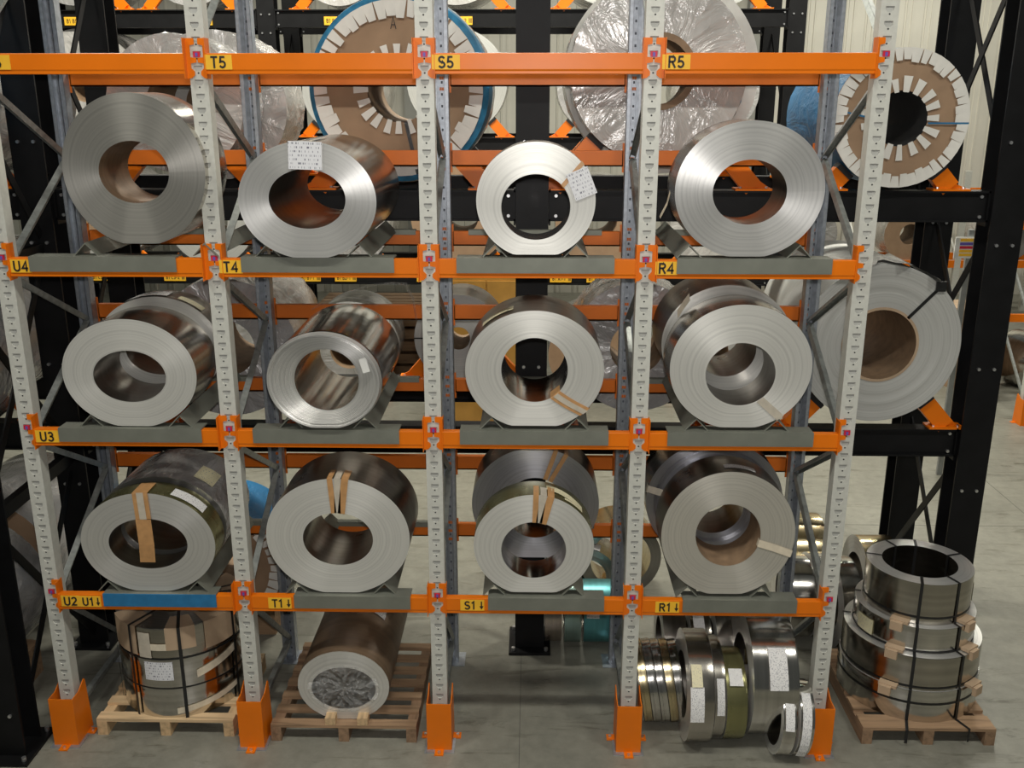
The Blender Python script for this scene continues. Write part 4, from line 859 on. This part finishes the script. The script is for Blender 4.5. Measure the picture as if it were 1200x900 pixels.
# --- pallet with the stepped coil stack, right
pallet('dark worn pallet under the stepped coil stack at the right', 5.43, 6.33, 0.03, 1.02, 5, 'old_wood', 'old_wood_y', 0.13, 0.15)
X, Y = 5.90, 0.57; tiers = ((0.132, 0.235, 0.475, 0.25, 'bottom coil of the stepped stack on the right pallet', 'lap_bright'), (0.372, 0.245, 0.465, 0.25, 'second coil up in the stepped stack on the right pallet', 'lap_steel'), (0.622, 0.185, 0.405, 0.25, 'third coil up in the stepped stack on the right pallet', 'lap_bright'), (0.812, 0.30, 0.355, 0.25, 'top coil of the stepped stack on the right pallet, open bore', 'lap_steel'))
spacer = MB().box(-0.06, 0.06, -0.035, 0.035, 0, 0.02).box(-0.05, 0.03, -0.06, -0.03, -0.05, 0.012).mesh('wood_spacer', 'cardboard_pale')
for k, (z, h, R, ri, lab, mt) in enumerate(tiers):
    o, c = flat_coil(lab, X+0.02*k*0, Y, z, R, ri, h, ['face_bright', mt, 'lap_steel'], 80+k)
    for dz in ((h*0.6,), (0.02,), (0.01,), (0.05,))[k]:
        m = MB(); m.ribbon([c.out(2*PI*i/48)*1.006+Vector((0, dz, 0)) for i in range(49)], [(0, 0.008, 0)]*49); m.build('strap', 'strap_black', o, fix=False)
    if k == 2: laplabel(o, c, 172, 150, 0.02, 0.13, 'paper_cream')
    if k in (0, 1): pass
    if k > 0:
        for a in (-125, -52):
            ar = math.radians(a); ob = bpy.data.objects.new('cardboard_spacer', spacer); Rp = R-0.0
            ob.location = (X+math.cos(ar)*(R+0.02), Y+math.sin(ar)*(R+0.02), z+0.003 if k != 1 else z+0.003); ob.rotation_euler = (0, 0, ar+PI/2)
            setp(ob, 'torn cardboard edge pad under the %s coil of the stepped stack, %s side' % ((0, 'second', 'third', 'top')[k], 'left' if a < -90 else 'right'), 'pad', 'edge pads in the stepped stack'); link(ob)
    if k == 3:
        for a in (-108, -66, 20, 75, 110, 160):
            ar = math.radians(a); e = Vector((math.cos(ar), math.sin(ar), 0)); T = Vector((-math.sin(ar), math.cos(ar), 0))
            pts = [e*0.246+Vector((0, 0, 0.05)), e*0.246+Vector((0, 0, h+0.003)), e*0.30+Vector((0, 0, h+0.003)), e*0.359+Vector((0, 0, h+0.001)), e*0.362+Vector((0, 0, 0.0)), e*0.413+Vector((0, 0, -0.003)), e*0.413+Vector((0, 0, -0.188)), e*0.473+Vector((0, 0, -0.191)), e*0.473+Vector((0, 0, -0.438)), e*0.483+Vector((0, 0, -0.441)), e*0.483+Vector((0, 0, -0.677))]
            if a < 0: pts += [e*0.60+Vector((0, 0, -0.679)), e*0.60+Vector((0, 0, -0.78))]
            m = MB(); m.ribbon([(p.x, p.z, -p.y) for p in pts], [(T.x*0.010, 0, -T.y*0.010)]*len(pts)); m.build('strap', 'strap_black', o, fix=False)
        laplabel(o, c, 22, -4, 0.06, 0.2, 'paper_cream')
# --- slit rings standing on the floor, right bay
def tagpaper(o, c, a0, a1, y0, y1, mat):
    """paper tag on the camera side of a standing ring, print running across"""
    vs = []
    for i in range(9):
        t = math.radians(a1+(a0-a1)*i/8); e = Vector((math.cos(t), 0, math.sin(t))); p = c.out(t)+e*(0.006+0.01*(i/8)**2); vs.append((p+Vector((0, y0, 0)), p+Vector((0, y1, 0))))
    return uvquad(vs, 'paper_tag', mat, o)
def ring(label, xl, xr, yb, yt, mats, seed, Yc=None, ri=0.6, lean=0.0, yaw=0.0, R=None, tag=None, group=None, name='steel_coil'):
    f = atZ((xl+xr)/2, yb, 0); Yc = f[1] if Yc is None else Yc
    ym = (yb+yt)/2; x0 = atY(xl, ym, Yc)[0]; x1 = atY(xr, ym, Yc)[0]
    if R is None: R = atY((xl+xr)/2, yt, Yc)[2]/2
    c = Coil(R, R, R*ri, R*ri, x1-x0, 0, 1.0)
    o = coil(name, label, c, (x0, Yc, R*math.cos(lean)+abs(math.sin(lean))*0.02+0.002), mats, rot=(0, 0, 0), seed=seed, rings=6, jit=0.0, segs=72, group=group)
    o.rotation_euler = (Matrix.Rotation(lean, 3, 'Y') @ Matrix.Rotation(-PI/2+yaw, 3, 'Z')).to_euler()
    if tag:
        for (a0, a1, y0, y1, mt) in tag: tagpaper(o, c, 180-a1, 180-a0, y0, y1, mt)
    return o
FR = lambda lap: ['face_bright', lap, 'lap_dark']
# local angle on a standing ring: 180 deg is towards the camera, 90 is up
for k in range(5):
    ring('narrow slit ring leaning beside the fourth upright, number %s from its foot' % ('one', 'two', 'three', 'four', 'five')[k], 748+10*k, 757+10*k, 846+2*k, 752-3*k, FR(('lap_gold', 'lap_bright', 'lap_bright', 'lap_gold', 'lap_bright')[k]), 90+k, Yc=0.33, R=0.285, lean=-0.16, ri=0.72, group='leaning slit rings')
ring('slit coil hung with two long paper tags, right of the leaning rings', 799, 826, 856, 745, FR('lap_steel'), 97, tag=[(150, 185, 0.0, 0.09, 'paper'), (128, 150, 0.01, 0.08, 'paper_cream')])
ring('slit coil carrying a single narrow tag, between the tagged coil and the yellowish one', 828, 840, 852, 752, FR('lap_steel'), 98, tag=[(140, 180, 0.01, 0.06, 'paper')])
ring('yellowish film-covered slit coil with a white tag on top', 842, 865, 855, 765, FR('lap_olive'), 99, tag=[(118, 140, 0.02, 0.11, 'paper')])
ring('wide bright slit coil with a tall paper tag facing the aisle', 868, 918, 846, 722, FR('lap_bright'), 100, tag=[(128, 165, 0.10, 0.22, 'paper')])
ring('narrow slit ring leaning at the right of the wide tagged coil', 907, 922, 876, 786, FR('lap_bright'), 101, ri=0.75, lean=0.10, Yc=-0.02, R=0.24, tag=[(120, 165, 0.01, 0.07, 'paper')])
ring('outermost narrow slit ring beside the right foot guard', 926, 942, 880, 780, FR('lap_bright'), 102, ri=0.75, lean=0.10, Yc=-0.02, R=0.25, tag=[(110, 215, 0.01, 0.07, 'paper')])
for k, (xl, xr, mt) in enumerate(((772, 798, 'lap_dark'), (803, 826, 'lap_steel'), (832, 858, 'lap_dark'), (862, 896, 'lap_gold'))):
    ring('coil in the shaded back row under the right bay, %s from the left' % ('first', 'second', 'third', 'fourth')[k], xl, xr, 800, 700, FR(mt), 110+k, Yc=0.80, R=0.31, tag=[(110, 140, 0.02, 0.1, 'paper')] if k in (1, 3) else None)
for k, (xl, xr, R, mt, lab) in enumerate(((638, 657, 0.245, 'lap_copper', 'small coppery coil standing right of the black centre column foot'), (660, 679, 0.26, 'lap_mint', 'pale green coil standing between the coppery and the teal one'), (682, 718, 0.25, 'lap_teal', 'wide teal coil with a paper tag behind the fourth upright'))):
    ring(lab, xl, xr, 762, 720, FR(mt), 120+k, Yc=1.36, R=R, tag=[(140, 165, 0.02, 0.12, 'paper')] if k == 2 else None)
# coils with the bore towards us, behind the fourth upright
def eye(label, px, py, Yf, R, ri, depth, mats, seed, yaw=0.0, tag=None):
    A = atY(px, py, Yf); c = Coil(R, R, R*ri, R*ri, depth, 0, 1.0); o = coil('steel_coil', label, c, (A[0], Yf, R+0.002), mats, rot=(0, 0, yaw), seed=seed, rings=6, jit=0.001, segs=72)
    if tag: laplabel(o, c, *tag)
    return o
eye('golden coil with wide open bore on the floor behind the fourth upright', 727, 665, 2.05, 0.36, 0.74, 0.35, ['face_dark', 'lap_gold', 'lap_gold'], 125, 0.1, (140, 120, 0.02, 0.1, 'paper'))
eye('small dark coil on the floor left of the golden open one', 690, 680, 1.95, 0.25, 0.6, 0.3, ['face_dark', 'lap_steel', 'lap_gold'], 126, -0.2, (110, 70, 0.0, 0.12, 'paper'))
for k, (xl, xr, Yc, R, mt, lab) in enumerate(((918, 946, 1.50, 0.33, 'lap_bright', 'bright coil on the floor right of the broad coil, behind the rear upright'), (948, 972, 1.50, 0.34, 'lap_bright', 'bright coil with dark straps, second from the rear upright on the right'), (916, 955, 2.2, 0.36, 'lap_gold', 'golden coil at the back behind the right rear upright'), (976, 998, 1.35, 0.36, 'lap_steel', 'grey coil standing just left of the stepped stack'), (1002, 1042, 1.75, 0.36, 'lap_gold', 'golden coil with teal edge behind the stepped stack'))):
    ring(lab, xl, xr, 700, 640, FR(mt), 130+k, Yc=Yc, R=R)

# ================================================================== background odds and ends
# timber stack in the far aisle
A = atZ(480, 440, 0); ts = thing('timber_stack', 'stack of grey wooden planks on the far aisle floor, seen past the second bay', 'timber', (A[0]-0.4, A[1], 0))
for r_ in range(6):
    for q in range(4): MB().box(-1.0, 1.0, q*0.24, q*0.24+0.2, r_*0.2+0.0, r_*0.2+0.15).build('plank', 'old_wood', ts)
    if r_ < 5:
        for q in (-0.8, 0.8): MB().box(q-0.05, q+0.05, 0, 0.92, r_*0.2+0.15, r_*0.2+0.2).build('spacer_batten', 'pine_y', ts)
def cabinet(label, px, py, w, d, h, Yp, mt):
    A = atY(px, py, Yp); t = thing('machine_cabinet', label, 'cabinet', (A[0], Yp, 0)); MB().box(-w/2, w/2, 0, d, 0.08, h).build('body', mt, t); MB().box(-w/2+0.03, w/2-0.03, 0.03, d-0.03, 0, 0.08).build('plinth', 'black_paint', t)
    MB().box(-w/2+0.04, -0.01, -0.012, 0, 0.14, h-0.06).build('door', mt, t); MB().box(0.01, w/2-0.04, -0.012, 0, 0.14, h-0.06).build('door', mt, t); MB().box(0.03, 0.05, -0.035, -0.012, h*0.45, h*0.55).build('handle', 'black_paint', t)
cabinet('ochre machine cabinet in the far aisle, left of the centre column', 570, 345, 1.1, 0.8, 2.1, 6.3, 'ochre')
# notice board and drum at the right
A = atY(1137, 291, 5.0); t = thing('notice_board', 'notice board with yellow, blue and red strips on a post, far right', 'sign', (A[0], 5.0, 0))
MB().box(-0.03, 0.03, 0.012, 0.05, 0, A[2]+0.2).build('post', 'steel_grey', t); MB().box(-0.17, 0.17, -0.008, 0.010, A[2]-0.11, A[2]+0.12).build('panel', 'sign_white', t)
for k, mt in enumerate(('label_yellow', 'lock_blue', 'lock_red', 'label_yellow', 'label_yellow')): MB().box(-0.12, 0.02, -0.011, -0.008, A[2]+0.075-0.04*k, A[2]+0.105-0.04*k).build('strip', mt, t)
for k in range(5): MB().box(0.05, 0.15, -0.010, -0.008, A[2]+0.085-0.04*k, A[2]+0.097-0.04*k).build('print_line', 'label_yellow', t)
A = atZ(1145, 458, 0); t = thing('cardboard_drum', 'tall brown cardboard drum standing right of the big matt grey coil', 'drum', (A[0], A[1]+0.4, 0))
MB().cyl((0, 0, 0), (0, 0, 1.2), 0.42, 40).build('shell', 'cardboard', t, smooth=True); MB().cyl((0, 0, 1.2), (0, 0, 1.23), 0.43, 40).build('lid', 'cardboard_pale', t, smooth=True)
# grey pallet rack at the far right with orange beams
A = atZ(1190, 498, 0); t = thing('pallet_rack', 'part of a further grey and orange rack at the right edge', 'rack', (A[0], A[1], 0))
for dx in (0.12, 1.7):
    for dy in (0.05, 1.0):
        MB().box(dx-0.05, dx+0.05, dy, dy+0.08, 0, 4.6).build('upright', 'upright_grey', t)
    inst(gme, 'foot_guard', (dx, 0.05, 0), t)
    for za, zb_ in ((0.3, 1.2), (1.2, 2.1), (2.1, 3.0), (3.0, 3.9)): MB().bar((dx, 0.1, za), (dx, 1.03, zb_), 0.03, 0.03).build('brace', 'brace_steel', t)
for z in (1.3, 2.6, 3.9):
    for dy in (0.02, 1.02): MB().box(0.17, 1.65, dy, dy+0.05, z-0.11, z).build('beam', 'orange', t)
eye('shiny coil on the floor at the right edge, beside an orange foot guard', 1222, 420, A[1]+1.65, 0.42, 0.55, 0.5, ['face_bright', 'lap_bright', 'lap_dark'], 140, 0.5)
t = thing('pallet_rack', 'distant grey lattice rack with orange beams near the back wall, right side', 'rack', (7.6, 13.2, 0))
for k in range(4):
    dx = 1.9*k
    for dy in (0, 1.0): MB().box(dx-0.06, dx+0.06, dy, dy+0.09, 0, 2.9).build('upright', 'upright_grey', t)
    for q in range(2): MB().bar((dx, 0.05, 0.2+q), (dx, 1.05, 1.1+q), 0.04, 0.04).build('brace', 'upright_grey', t)
    if k < 3:
        for z in (1.2, 2.5): MB().box(dx+0.06, dx+1.84, 0, 0.06, z-0.14, z).build('beam', 'orange', t); pass; MB().box(dx+0.06, dx+1.84, 1.0, 1.06, z-0.14, z).build('beam', 'orange', t)
k = 0
for dx in (0.95, 2.85, 4.75):
    for z in (1.2,):
        c = Coil(0.5, 0.5, 0.2, 0.2, 0.9, 0, 0.98); coil('wrapped_coil', 'pale coil in the distant lattice rack, %s column, %s shelf' % ({0.95: 'left', 2.85: 'middle', 4.75: 'right'}[dx], 'lower'), c, (7.6+dx, 13.25, z+0.495), [('plastic_grey', 'cardboard', 'face_dark')[k % 3], 'plastic_wrap', 'core_brown'], jit=0, rings=3, segs=40, seed=150+k); k += 1
